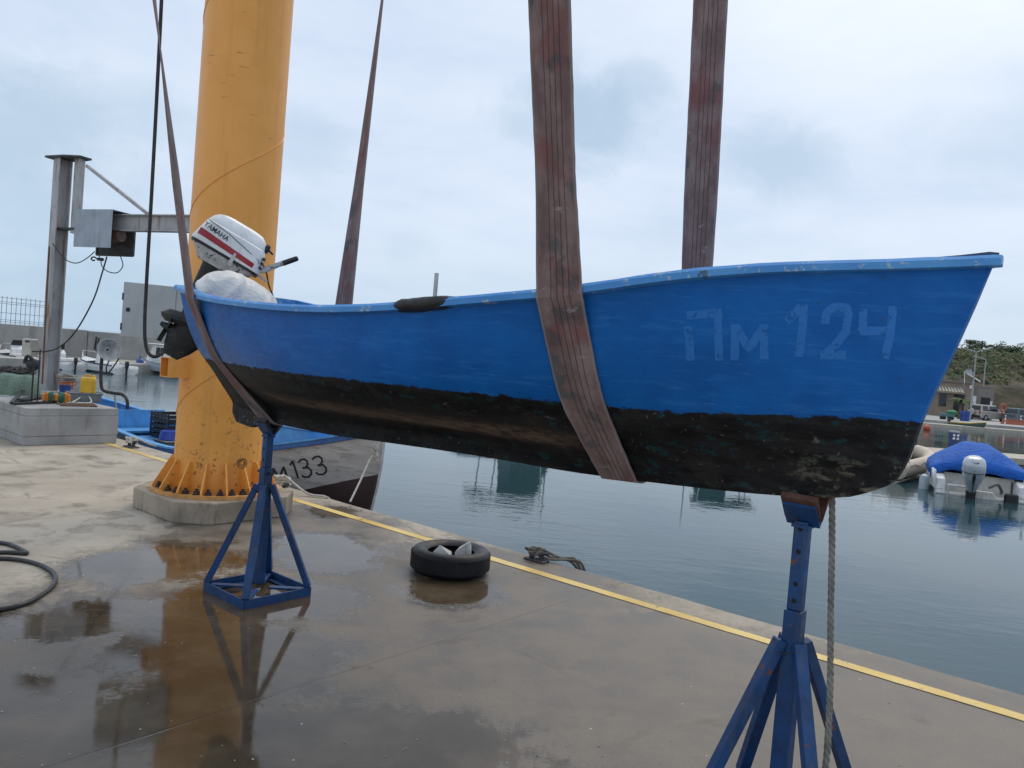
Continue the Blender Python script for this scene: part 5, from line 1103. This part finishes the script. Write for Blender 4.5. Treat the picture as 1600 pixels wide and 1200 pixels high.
for sg in (-1, 1):
    mb = MB(); mb.rings([[(-.02, sg * .66, .0), (.75, sg * .66, .0), (.75, sg * .86, .0), (-.02, sg * .86, .0)], [(.06, sg * .68, .34), (.75, sg * .68, .42), (.75, sg * .86, .42), (.06, sg * .86, .34)]]); mb.build('stern_quarter', M_white, cvb, bevel=.03)
mb = MB(); mb.box((.72, 0, .22), (.05, 1.36, .42)); mb.box((.4, 0, .02), (.66, 1.34, .04)); mb.build('splash_well', M_cream, cvb, bevel=.01)
mb = MB()
for q in range(3): mb.tube([(.02 + .13 * q, .26, .20), (.02 + .13 * q, .62, .20)], .014, 6)
for yy_ in (.26, .62): mb.tube([(-.02, yy_, -.25), (-.02, yy_, .2), (.35, yy_, .2)], .014, 6)
mb.build('boarding_ladder', M_chrome, cvb, smooth=True)
mb = MB(); rows = []
for i in range(30):
    x = .58 + (4.26 - .58) * i / 29; b = B(x) + .012; rows_ = []
    rid = spline([.58, .9, 1.7, 2.7, 3.6, 4.3], [.14, .34, .52, .40, .20, .03])(x)
    for k in range(25):
        v = -1 + 2 * k / 24; a = abs(v)
        z_ = S(x) + .03 + rid * (1 - max(0, (a - .26 - .05 * math.sin(x * 2)) / .70) ** 1.12) if a < .93 else S(x) + .03 - (a - .93) / .07 * (.16 if x > .7 else .10)
        yy_ = v / .93 * b if a < .93 else math.copysign(b + .012, v)
        z_ += (.035 * mnoise.noise(Vector((x * 2.2, v * 2.5, 1))) + .022 * math.sin(v * 9 + x * 3) * mnoise.noise(Vector((x, v * 2, 6)))) * (1 if a < .93 else .3)
        rows_.append((x, yy_, z_))
    rows.append(rows_)
r0_ = [(p[0] - .06, p[1], min(p[2], fr + .16) - .17 - .02 * math.sin(p[1] * 9)) for p in rows[0]]
mb.rings([r0_] + rows, None, False, False); cvr = mb.build('boat_cover', cloth_mat('cover_blue', (.006, .10, .44), 1.6, .10), cvb, smooth=True, angle=80); cvr.modifiers.new('t', 'SOLIDIFY').thickness = .012
M_silver = paint('engine_silver', (.50, .53, .57), .25, .35, var=.06, grime=.08, bump=.0)
K = cbF @ Matrix.Translation((-.12, .20, .15)) @ Matrix.Rotation(R(-14), 4, 'Y') @ Matrix.Scale(1.15, 4)
mb = MB(); mb.rings([rrect(-.18 - a, .16 + a, b_, z_, 24, 2.6) for z_, a, b_ in ((.0, -.08, .07), (.12, -.03, .115), (.28, .02, .17), (.42, .045, .195), (.54, .035, .19), (.62, .0, .165), (.67, -.06, .10))], K); ec = mb.build('engine_cowl', M_silver, cvb, smooth=True, world=True)
mb = MB(); mb.rings([rrect(-.212, -.17, w_, z_, 12, 2) for z_, w_ in ((.02, .006), (.2, .012), (.34, .032), (.42, .030), (.47, .008))], K @ Matrix.Translation((-.012, 0, 0))); mb.rings([rrect(-.232, .214, .197, z_, 24, 2.6) for z_ in (.405, .415)], K); mb.build('cowl_trim', M_black, ec, smooth=True, world=True)
mb = MB(); text_into(mb, '40', .11, K @ Matrix.Translation((-.168, 0, .622)) @ Matrix.Rotation(R(-90), 4, 'Z') @ Matrix.Rotation(R(38), 4, 'X'), .004); mb.build('power_number', M_black, ec, world=True)
mb = MB(); mb.rings([rrect(-.14, .06, .055, -.75, 12, 2.4), rrect(-.14, .10, .075, -.2, 12, 2.4), rrect(-.10, .12, .09, .02, 12, 3)], K); mb.box((-.05, 0, -.42), (.42, .2, .02), K); mb.build('engine_leg', M_leg, cvb, world=True)
mb = MB(); mb.tube(smooth_path([(.02, -.14, .25), (.1, -.30, .33), (.22, -.40, .18), (.45, -.42, .12)], 5), .03, 8); mb.tube(smooth_path([(.0, .16, .2), (.15, .25, .3), (.5, .2, .15)], 5), .014, 6); mb.build('engine_hose', paint('hose_grey', (.10, .10, .11), .6), cvb, smooth=True)
mb = MB(); mb.box((-.02, -.55, .03), (.10, .26, .30), bev=.03); mb.tube([(-.04, -.55, .0), (.05, -.55, .42)], .02, 8); mb.build('auxiliary_bracket', M_leg, cvb)
mb = MB(); mb.tube([(.35, -.80, .38), (.35, -.84, .72)], .012, 6); mb.blob((.35, -.843, .75), (.035, .035, .045)); mb.build('stern_light', M_white, cvb, smooth=True)
for sg, lb in ((1, 'pale cylinder fender on the left side of the blue covered boat'), (-1, 'pale cylinder fender on the right side of the blue covered boat')):
    mb = MB(); q = cbF @ Vector((.5, sg * (B(.5) + .13), 0)); mb.lathe([(.02, -.16), (.09, -.11), (.105, 0), (.105, .2), (.08, .3), (.02, .34)], 14, Matrix.Translation(q)); o = mb.build('tube_fender', paint('fender_pale', (.42, .48, .52), .5, var=.1, grime=.2), None, smooth=True); tag(o, lb, 'fender')
# inflatable
rf = frame(gnd(1404, 752, WATER), math.atan2(NV.y, NV.x)); rib = thing('inflatable_boat', 'beige inflatable boat tied up between the blue bow and the covered boat', 'inflatable boat', rf.translation, math.atan2(NV.y, NV.x))
M_tan = paint('rib_tan', (.52, .43, .33), .55, var=.1, scale=3, grime=.2)
for sg in (-1, 1):
    mb = MB(); y0 = 0 if sg < 0 else 1.3; py = lambda v: (v if sg < 0 else 1.3 - v)
    mb.tube(smooth_path([(-.2, py(0), .26), (.05, py(0), .26), (1.0, py(0), .26), (2.9, py(.0), .28), (3.9, py(.10), .34), (4.4, py(.36), .42), (4.6, .65, .46)], 5), [.10] + [.205] * 29 + [.18], 18); mb.build('tube', M_tan, rib, smooth=True)
mb = MB(); mb.box((.25, .65, .22), (.05, .9, .36)); mb.build('transom', M_white, rib); mb = MB(); mb.box((1.6, .65, .08), (2.6, .9, .04)); mb.build('floor', M_steelg, rib)
mb = MB(); mb.rings([[(1.1, .42, .1), (1.7, .42, .1), (1.7, .9, .1), (1.1, .9, .1)], [(1.15, .45, .62), (1.45, .47, .78), (1.45, .85, .78), (1.15, .87, .62)]]); mb.build('console', M_white, rib, bevel=.03)
mb = MB(); mb.tube([(0.2, -.19, .38), (.6, -.19, .40), (1.1, -.2, .34), (1.6, -.19, .40), (2.2, -.17, .36)], .012, 6); mb.tube(smooth_path([(.45, -.1, .45), (.5, -.02, .52), (.6, .0, .47), (.5, -.08, .5), (.42, -.03, .47)], 4), .016, 6); mb.build('grab_line', M_rope, rib, smooth=True)
mb = MB(); q = rf @ Vector((1.9, .28, .52)); mb.lathe([(.02, -.16), (.10, -.1), (.115, 0), (.105, .16), (.05, .25), (.03, .28)], 14, Matrix.Translation(q) @ Matrix.Rotation(R(14), 4, 'Y')); o = mb.build('tube_fender', M_white, None, smooth=True); tag(o, 'white pear fender lying in the beige inflatable boat', 'fender')
mb = MB(); q = gnd(1439, 700, -.1); q = Vector((q.x, q.y + 1.2, -.1)); mb.blob(q + Vector((0, 0, .17)), (.15, .15, .17)); mb.tube([q + Vector((0, 0, .32)), q + Vector((0, 0, .40))], .04, 8); o = mb.build('ball_fender', paint('fender_cream', (.55, .52, .42), .5, var=.15, grime=.2), None, smooth=True); tag(o, 'small cream ball fender on the pontoon by the blue bow', 'fender')
# two awning boats on the far side of the pontoon: the photo shows them only as reflections below the blue hull
p1 = gnd(815, 690, WATER); p2 = gnd(1135, 705, WATER)
motorboat('awning_boat', 'dark green awning boat mirrored in the water under the middle of the blue hull', Vector((p1.x, p1.y + 1.5, 0)), R(20), 4.2, 1.7, .5, M_grey, 'bimini', 'awning boats moored along the pontoon')
motorboat('awning_boat', 'dark green awning boat mirrored in the water just left of the right jack stand', Vector((p2.x, p2.y + 1.5, 0)), R(170), 4.0, 1.7, .55, M_white, 'bimini', 'awning boats moored along the pontoon')

# ------------------------------------------------------------------ far quay, hill, buildings
FZ = -.1
M_fq = concrete('far_quay_concrete', (.42, .41, .39), .75, .9, .3, .3)
mb = MB(); mb.box((60, 76, FZ - 1.2), (84, 40, 2.4)); o = mb.build('far_quay', M_fq); o['kind'] = 'structure'; o.rotation_euler = (0, 0, 0)
mb = MB(); mb.box((55, 54.4, -.42), (70, 1.6, .26)); o = mb.build('far_pontoon', M_pont, None); tag(o, 'thin pale floating walkway along the far quay', 'pontoon')
def hz_(x, y):
    u = max(0, min(1, (y - 77) / 26)); base = 8.6 * (u * u * (3 - 2 * u)); cliff = 3.2 * max(0, min(1, (y - 80 + 2 * mnoise.noise(Vector((x * .12, 0, 3)))) / 4.0))
    return FZ - .25 + max(base * .62 + cliff * .8, 0) * max(0, min(1, (x - 22) / 20)) * 1.0 * (1 + .10 * mnoise.noise(Vector((x * .05, y * .05, 0)))) + .7 * mnoise.noise(Vector((x * .16, y * .16, 1))) * u + .3 * mnoise.noise(Vector((x * .6, y * .6, 4))) * min(1, u * 4)
mb = MB(); mb.rings([[(20 + 1.2 * i, 76 + .9 * j, hz_(20 + 1.2 * i, 76 + .9 * j)) for i in range(100)] for j in range(70)], None, False, False)
m, t = newmat('hill_soil'); n1 = t.noise(t.pos, .35, 7, .65); n2 = t.noise(t.pos, 1.4, 6, .7); oz = t.xyz(t.pos)[2]
k = t.mix(t.step(n1, .35, .65), (.045, .033, .022), (.13, .095, .06)); k = t.mix(t.step(n2, .45, .6), k, (.03, .045, .016)); k = t.mix(t.math('MULTIPLY', t.step(n2, .58, .66), .6), k, (.20, .17, .12))
setp(t, Base_Color=k, Roughness=.95, Normal=t.bump(n2, .8, .3))
o = mb.build('hill', m, None, smooth=True, angle=180); o['kind'] = 'structure'
def leaf_mat(name, a, b):
    m, t = newmat(name); setp(t, Base_Color=t.mix(t.step(t.noise(t.pos, 1.1, 4, .6), .3, .7), a, b), Roughness=.7); return m
def leaves(mb, c, rad, n, s, rnd):
    for i in range(n):
        d = Vector((rnd.gauss(0, 1), rnd.gauss(0, 1), rnd.gauss(0, 1))).normalized() * rnd.random() ** .45
        p = Vector(c) + Vector((d.x * rad[0], d.y * rad[1], d.z * rad[2])); a = Vector((rnd.gauss(0, 1), rnd.gauss(0, 1), rnd.gauss(0, 1))).normalized(); b = a.orthogonal().normalized(); q = s * rnd.uniform(.5, 1.3)
        mb.add([p - a * q, p + b * q * .45, p + a * q, p - b * q * .45], [(0, 1, 2, 3)])
rnd = random.Random(3); m1, m2 = MB(), MB()
for i in range(700):
    y_ = rnd.uniform(79, 122); x_ = rnd.uniform(.50, .78) * y_
    dens = mnoise.noise(Vector((x_ * .13, y_ * .13, 8)))
    if y_ < 88 and dens < .12: continue
    r_ = rnd.uniform(.35, 1.0) * (1.25 if y_ > 92 else .7); leaves(m1 if rnd.random() < .6 else m2, (x_, y_, hz_(x_, y_) + r_ * .35), (r_ * 1.2, r_ * 1.2, r_ * .75), int(50 * r_ + 20), .22, rnd)
o = m1.build('hillside_scrub', leaf_mat('scrub_leaf', (.035, .068, .018), (.085, .125, .04))); tag(o, 'green scrub covering the hillside above the far quay', 'scrub', kind='stuff')
o = m2.build('dry_scrub', leaf_mat('dry_leaf', (.07, .08, .026), (.16, .155, .055))); tag(o, 'yellowish dry scrub growing in clumps on the hillside', 'scrub', kind='stuff')
def tree(px, py, Y, hgt, rad, label, seed, mat):
    p = at(px, py, Y); T = thing('hill_tree', label, 'tree', p); rnd = random.Random(seed)
    mb = MB(); mb.tube([p + Vector((0, 0, -.8)), p + Vector((.1, 0, hgt * .4)), p + Vector((.25, 0, hgt * .7))], [.16, .11, .05], 7)
    for q in range(4): a = q * 1.7; mb.tube([p + Vector((.1, 0, hgt * .35)), p + Vector((math.cos(a) * rad * .6, math.sin(a) * rad * .6, hgt * .75))], [.07, .03], 5)
    mb.build('trunk', paint('bark', (.07, .05, .035), .9, var=.4), T, world=True); mb = MB()
    for q in range(11): a = rnd.random() * 6.3; r_ = rad * rnd.uniform(.2, .85); leaves(mb, p + Vector((math.cos(a) * r_, math.sin(a) * r_, hgt * rnd.uniform(.5, 1))), (rad * .45, rad * .45, rad * .28), 90, .17, rnd)
    mb.build('crown', mat, T, world=True)
ML = leaf_mat('tree_leaf', (.02, .04, .014), (.05, .08, .028))
tree(1526, 554, 104, 1.9, 1.25, 'dark rounded tree on the hilltop behind the double street lamp', 1, ML)
tree(1577, 557, 100, 1.5, 1.9, 'dark spreading tree low on the hilltop at the right edge', 2, ML)
tree(1548, 552, 108, 1.1, .7, 'small thin tree on the hilltop to the right of the double street lamp', 5, ML)
# building
BX = at(1515, 652, 70); bl = thing('harbour_building', 'low flat-roofed tan harbour building behind the palm', 'building', (BX.x, BX.y, FZ), R(-14))
M_tanw = paint('building_tan', (.30, .225, .165), .8, var=.12, scale=.5, grime=.2, bump=.2, bscale=5); M_tand = paint('building_grey', (.24, .215, .19), .8, var=.1, scale=.6, grime=.2)
zt = at(1515, 600, 70).z - FZ
mb = MB(); mb.box((-5.0, 3, zt / 2), (10.0, 6, zt)); mb.build('wall', M_tanw, bl)
mb = MB(); mb.box((-5.0, 3, zt + .07), (10.3, 6.3, .14)); mb.build('roof', paint('roof_grey', (.16, .15, .14), .8), bl)
mb = MB(); mb.box((1.0, 2.2, zt * .47), (2.0, 3.2, zt * .94)); mb.box((1.0, 2.2, zt * .94 + .05), (2.1, 3.3, .1)); mb.build('side_wing', M_tand, bl)
for x_, w_, z0, z1 in ((-2.35, .62, .9, 2.1), (-4.6, .9, .9, 2.1)):
    mb = MB(); mb.box((x_, -.01, (z0 + z1) / 2), (w_ + .12, .05, z1 - z0 + .12)); f_ = mb.build('window', M_tand, bl); mb = MB(); mb.box((x_, -.03, (z0 + z1) / 2), (w_, .03, z1 - z0)); mb.build('pane', M_glass, f_)
mb = MB(); mb.box((-1.0, -.02, 1.05), (.85, .06, 2.1)); mb.build('door', M_leg, bl)
mb = MB(); mb.box((-.95, -.012, zt * .78), (1.0, .05, .9)); mb.build('shutter', M_tand, bl)
mb = MB()
for i in range(9): mb.cur = 0; mb.add([(-3.1 + i * .26, -.02, zt * .86), (-2.97 + i * .26, -.02, zt * .86), (-2.97 + i * .26, -.75, zt * .74), (-3.1 + i * .26, -.75, zt * .74)], [(0, 1, 2, 3)])
mb.build('awning_stripe', paint('awning_white', (.62, .58, .48), .8), bl).modifiers.new('t', 'SOLIDIFY').thickness = .02
mb = MB(); mb.add([(-3.1, -.016, zt * .853), (-.76, -.016, zt * .853), (-.76, -.745, zt * .733), (-3.1, -.745, zt * .733)], [(0, 1, 2, 3)]); mb.box((-1.93, -.745, zt * .71), (2.34, .02, .14)); mb.build('awning', paint('awning_tan', (.30, .24, .17), .8), bl)
mb = MB(); mb.box((-.12, -.02, zt * .92), (.26, .10, .32)); mb.build('lamp_box', M_white, bl)
mb = MB(); mb.box((.22, -.05, 1.35), (.30, .04, 1.4)); mb.build('notice', M_white, bl); mb = MB(); mb.box((1.75, .58, 1.35), (.30, .04, .7)); mb.build('notice', M_white, bl)
mb = MB(); mb.box((1.35, .57, 1.0), (.75, .05, 2.0)); mb.build('door', M_black, bl)
dq = at(1511, 590, 69); mb = MB(); mb.tube([dq + Vector((-.2, 0, -.9)), dq + Vector((-.2, 0, .45))], .03, 6); mb.lathe([(.02, 0), (.2, .03), (.33, .11), (.33, .125), (.2, .05), (.02, .02)], 18, Matrix.Translation(at(1513, 582, 68.9)) @ Matrix.Rotation(R(75), 4, 'X')); o = mb.build('satellite_dish', M_steelg, None, smooth=True, angle=30); tag(o, 'round satellite dish on the flat roof of the tan building', 'satellite dish')
mb = MB(); mb.tube([at(1507, 581, 69), at(1514, 585, 68.8), at(1532, 596.5, 68)], .055, 8); mb.tube([at(1507, 581, 69), at(1507, 598, 69)], .04, 6); o = mb.build('sloping_pole', M_white, None, smooth=True); tag(o, 'white pole sloping down across the corner of the tan building roof', 'pole')
def lamp(px, yb, yt, Y, arms, label):
    b = at(px[0], yb, Y); tp = at(px[1], yt, Y); b = Vector((tp.x, tp.y, FZ)); T = thing('street_lamp', label, 'street lamp', b, 0)
    mb = MB(); mb.tube([b, tp], [.085, .05], 8); mb.lathe([(.16, 0), (.16, .03), (.1, .06)], 10, Matrix.Translation(b)); mb.build('pole', M_steelg, T, world=True, smooth=True, angle=40)
    for (ax, ay) in arms:
        e = at(ax, ay, Y); mb = MB(); mb.tube([tp, e], [.05, .04], 6); mb.build('lamp_arm', M_steelg, T, world=True); mb = MB(); d = (e - tp).normalized(); mb.bar(e - d * .15, e + d * .55, .2, .09); mb.build('lamp_head', M_steelg, T, world=True)
lamp((1517, 1525.5), 655, 550, 62, [(1516, 547), (1540, 546)], 'tall double-armed grey street lamp in front of the tan building')
lamp((1537, 1540.5), 650, 562, 74, [(1530, 559)], 'grey street lamp with one bent arm, half behind the tan building')
# palm
pb = at(1498, 655, 65); pb.z = FZ; palm = thing('palm', 'small green palm in front of the tan building', 'palm', pb); mb = MB(); ph = at(1499, 628, 65).z - FZ
mb.tube([pb, pb + Vector((.05, 0, ph * .5)), pb + Vector((.08, 0, ph))], [.16, .13, .14], 8); mb.build('trunk', paint('palm_bark', (.12, .085, .055), .9, var=.4), palm, world=True)
M_palm = leaf_mat('palm_leaf', (.03, .06, .015), (.09, .14, .035)); rnd = random.Random(9)
for q in range(13):
    a = q * 2 * math.pi / 13 + rnd.random() * .3; ln = rnd.uniform(.9, 1.35); mb = MB(); ups = rnd.uniform(.2, .8); rows = []
    for i in range(8):
        u = i / 7; r_ = ln * u; c = pb + Vector((.08, 0, ph)) + Vector((math.cos(a) * r_, math.sin(a) * r_, ups * math.sin(u * 2.6) * .75 - .45 * u * u)); sd = Vector((-math.sin(a), math.cos(a), 0)) * (.17 * math.sin(math.pi * min(1, u + .12)) + .01); rows.append([c - sd - Vector((0, 0, .07)), c, c + sd - Vector((0, 0, .07))])
    mb.rings(rows, None, False, False); mb.build('frond', M_palm, palm, world=True)
# cars
M_tyre = paint('far_tyre', (.015, .015, .016), .7, grime=.1)
def car(label, p, ang, col, kind, s=.85):
    T = thing('parked_car', label, 'car', (p.x, p.y, FZ), ang); Lc, Wc, Hc = (4.5, 1.78, 1.68) if kind == 'suv' else (4.3, 1.75, 1.48)
    Lc *= s; Wc *= s; Hc *= s; gl = .24 * s; bh = Hc * .58
    prof = [(-Lc / 2, gl + .15), (-Lc / 2 + .03, bh), (-Lc * .18, bh + .02) if 0 else (-Lc / 2 + .06, bh + .05), (Lc * .22, bh + .03), (Lc * .44, bh - .12), (Lc / 2, bh - .32), (Lc / 2, gl + .1), (Lc / 2 - .1, gl), (-Lc / 2 + .1, gl)]
    mb = MB(); mb.prism(prof, Wc, Matrix.Translation((0, Wc / 2, 0)) @ Matrix.Rotation(R(90), 4, 'X')); body = mb.build('body', col, T, bevel=.07)
    x0, x1 = (-Lc / 2 + .08, Lc * .2) if kind == 'suv' else (-Lc / 2 + .25, Lc * .2)
    mb = MB(); mb.rings([[(x0, -Wc * .47, bh), (x1 + .15, -Wc * .47, bh), (x1 + .15, Wc * .47, bh), (x0, Wc * .47, bh)], [(x0 + .16, -Wc * .40, Hc), (x1 - .48, -Wc * .40, Hc), (x1 - .48, Wc * .40, Hc), (x0 + .16, Wc * .40, Hc)]]); mb.build('cabin', col, T, bevel=.05)
    for sg in (-1, 1):
        for a, b in ((x0 + .22, (x0 + x1) / 2 - .22), ((x0 + x1) / 2 - .14, x1 - .2)):
            mb = MB(); mb.rings([[(a, sg * Wc * .466, bh + .07), (b, sg * Wc * .466, bh + .07), (b, sg * Wc * .476, bh + .07), (a, sg * Wc * .476, bh + .07)], [(a + .08, sg * Wc * .412, Hc - .09), (b - .12, sg * Wc * .412, Hc - .09), (b - .12, sg * Wc * .422, Hc - .09), (a + .08, sg * Wc * .422, Hc - .09)]]); mb.build('side_window', M_glass, T)
    mb = MB(); mb.rings([[(x0 - .004, -Wc * .40, bh + .1), (x0 + .02, -Wc * .40, bh + .1), (x0 + .02, Wc * .40, bh + .1), (x0 - .004, Wc * .40, bh + .1)], [(x0 + .11, -Wc * .36, Hc - .1), (x0 + .135, -Wc * .36, Hc - .1), (x0 + .135, Wc * .36, Hc - .1), (x0 + .11, Wc * .36, Hc - .1)]]); mb.build('rear_window', M_glass, T)
    mb = MB(); mb.rings([[(x1 + .12, -Wc * .42, bh + .05), (x1 + .16, -Wc * .42, bh + .05), (x1 + .16, Wc * .42, bh + .05), (x1 + .12, Wc * .42, bh + .05)], [(x1 - .44, -Wc * .37, Hc - .06), (x1 - .40, -Wc * .37, Hc - .06), (x1 - .40, Wc * .37, Hc - .06), (x1 - .44, Wc * .37, Hc - .06)]]); mb.build('windscreen', M_glass, T)
    for sx in (-.31, .31):
        for sg in (-1, 1):
            M = Matrix.Translation((sx * Lc, sg * (Wc / 2 - .07), .31 * s)) @ Matrix.Rotation(R(90), 4, 'X'); mb = MB(); mb.lathe([(.1, -.09), (.31 * s, -.09), (.33 * s, -.05), (.33 * s, .05), (.31 * s, .09), (.1, .09)], 20, M); w_ = mb.build('wheel', M_tyre, T, smooth=True, angle=30); mb = MB(); mb.lathe([(.19 * s, -.095), (.19 * s, .095)], 16, M); mb.build('rim', M_steelg, w_)
    for sg in (-1, 1):
        mb = MB(); mb.box((-Lc / 2 + .01, sg * Wc * .42, bh - .08), (.05, .14, .30), bev=.02); mb.build('tail_light', paint('tail_red', (.35, .03, .02), .3), T)
    mb = MB(); mb.box((-Lc / 2 - .02, 0, gl + .14), (.12, Wc * .96, .2), bev=.05); mb.build('bumper', M_tyre if kind == 'suv' else col, T)
    if kind == 'suv':
        mb = MB(); mb.lathe([(.02, -.1), (.30 * s, -.1), (.335 * s, -.05), (.335 * s, .06), (.28 * s, .10), (.02, .10)], 20, Matrix.Translation((-Lc / 2 - .10, .05, bh - .1)) @ Matrix.Rotation(R(90), 4, 'Y')); mb.build('spare_wheel', M_silverc, T, smooth=True, angle=40)
    return T
M_silverc = paint('car_silver', (.42, .39, .34), .35, .3, var=.06, grime=.12); M_bluec = paint('car_bluegrey', (.10, .14, .17), .3, .3, var=.06, grime=.1)
c1 = at(1541, 653, 67); car('silver off-road car with a covered spare wheel, parked beside the street lamp', c1, R(24), M_silverc, 'suv', .80)
c2 = at(1603, 653, 66); car('blue-grey hatchback parked at the right edge behind the orange barrier', c2, R(12), M_bluec, 'hatch', .86)
# barrier, posts, wall, lifebuoy, bins, cart
q = at(1584, 656, 60.5); q.z = FZ; mb = MB(); M_orb = paint('barrier_orange', (.36, .10, .05), .6, var=.2, grime=.25)
mb.prism([(-.2, 0), (.2, 0), (.16, .12), (.08, .2), (.06, .42), (-.06, .42), (-.08, .2), (-.16, .12)], 2.0, Matrix.Translation((q.x - .9, q.y, FZ)) @ Matrix.Rotation(R(90), 4, 'Z') @ Matrix.Rotation(R(90), 4, 'X')); o = mb.build('plastic_barrier', M_orb, None); tag(o, 'orange plastic road barrier in front of the blue-grey car', 'barrier')
for px, lb in ((1570, 'thin red and white post near the front of the blue-grey car'), (1594, 'thin red and white post in front of the orange barrier at the right edge')):
    b = gnd(px, 664, FZ); T = thing('marker_post', lb, 'post', b, 0, 'marker posts along the far quay edge')
    mb = MB(); mb.tube([b, b + Vector((0, 0, .75))], .045, 8); mb.build('post', M_white, T, world=True)
    for zz_ in (.25, .55): mb = MB(); mb.tube([b + Vector((0, 0, zz_)), b + Vector((0, 0, zz_ + .1))], .048, 8); mb.build('red_band', M_orb, T, world=True)
q = at(1580, 645, 74); mb = MB(); mb.box((q.x + 10, 75.2, .35), (26, .4, 1.1)); o = mb.build('retaining_wall', M_wall, None); tag(o, 'low grey retaining wall at the foot of the hill behind the parked cars', 'wall')
q = at(1567, 637, 70); lbT = thing('lifebuoy', 'orange lifebuoy ring on a post between the two parked cars', 'lifebuoy', (q.x, q.y, FZ)); mb = MB(); mb.lathe([(.30 + .09 * math.cos(a), .07 * math.sin(a)) for a in [2 * math.pi * k / 8 for k in range(8)]], 20, Matrix.Translation(q) @ Matrix.Rotation(R(90), 4, 'X'), True); mb.build('ring', paint('buoy_red', (.42, .10, .05), .5, var=.1), lbT, world=True, smooth=True); mb = MB(); mb.tube([Vector((q.x, q.y + .1, FZ)), q + Vector((0, .1, .2))], .05, 6); mb.build('post', M_steelg, lbT, world=True)
for px, lb in ((1504, 'blue plastic barrel at the foot of the palm'), (1510, 'blue plastic barrel beside the street lamp pole')):
    b = at(px, 656, 60); mb = MB(); mb.lathe([(.16, 0), (.19, .03), (.2, .3), (.19, .32), (.2, .35), (.2, .75), (.18, .8)], 14, Matrix.Translation((b.x, b.y, FZ))); o = mb.build('barrel', paint('barrel_blue', (.02, .06, .28), .45, var=.15), None, smooth=True, angle=40); tag(o, lb, 'barrel', 'blue barrels on the far quay')
b = at(1479, 655, 60); T = thing('hand_cart', 'teal hand cart with a green tarpaulin on the far quay', 'cart', (b.x, b.y, FZ)); mb = MB(); mb.box((b.x, b.y, FZ + .36), (.95, .6, .28), bev=.03); mb.build('tub', paint('cart_teal', (.07, .17, .17), .5, var=.2), T, world=True); mb = MB(); mb.blob((b.x + .35, b.y, FZ + .55), (.45, .35, .22), amp=.4, sc=2.4, seed=2); mb.build('tarpaulin', paint('tarp_bright', (.03, .17, .09), .7, var=.2), T, world=True, smooth=True)
for sx in (-.3, .3): mb = MB(); mb.tube([(b.x + sx, b.y - .28, FZ + .12), (b.x + sx, b.y + .28, FZ + .12)], .12, 12); mb.build('wheel', M_tyre, T, world=True)
g = gnd(1512, 670, WATER); motorboat('rowing_boat', 'small dark green boat with a blue inside moored below the street lamp', g, R(-50), 2.3, 1.0, .36, paint('green_hull', (.03, .065, .045), .5, var=.3), 'open', engine=M_eng, cat='boat', bottom=paint('yellow_trim', (.55, .36, .02), .5))
g = gnd(1602, 673, WATER); motorboat('rowing_boat', 'small blue boat with a tilted black outboard at the right edge', g, R(5), 2.6, 1.1, .34, paint('blue_small_hull', (.05, .12, .35), .5, var=.2), 'open', engine=M_eng, tilt=R(-55), cat='boat')
mb = MB(); c = gnd(1448, 672, WATER); mb.blob((c.x, c.y, WATER + .12), (.22, .22, .22)); o = mb.build('float_buoy', paint('buoy_orange', (.5, .09, .04), .5, var=.1), None, smooth=True); tag(o, 'small red buoy floating right of the blue bow', 'buoy')
#PART5
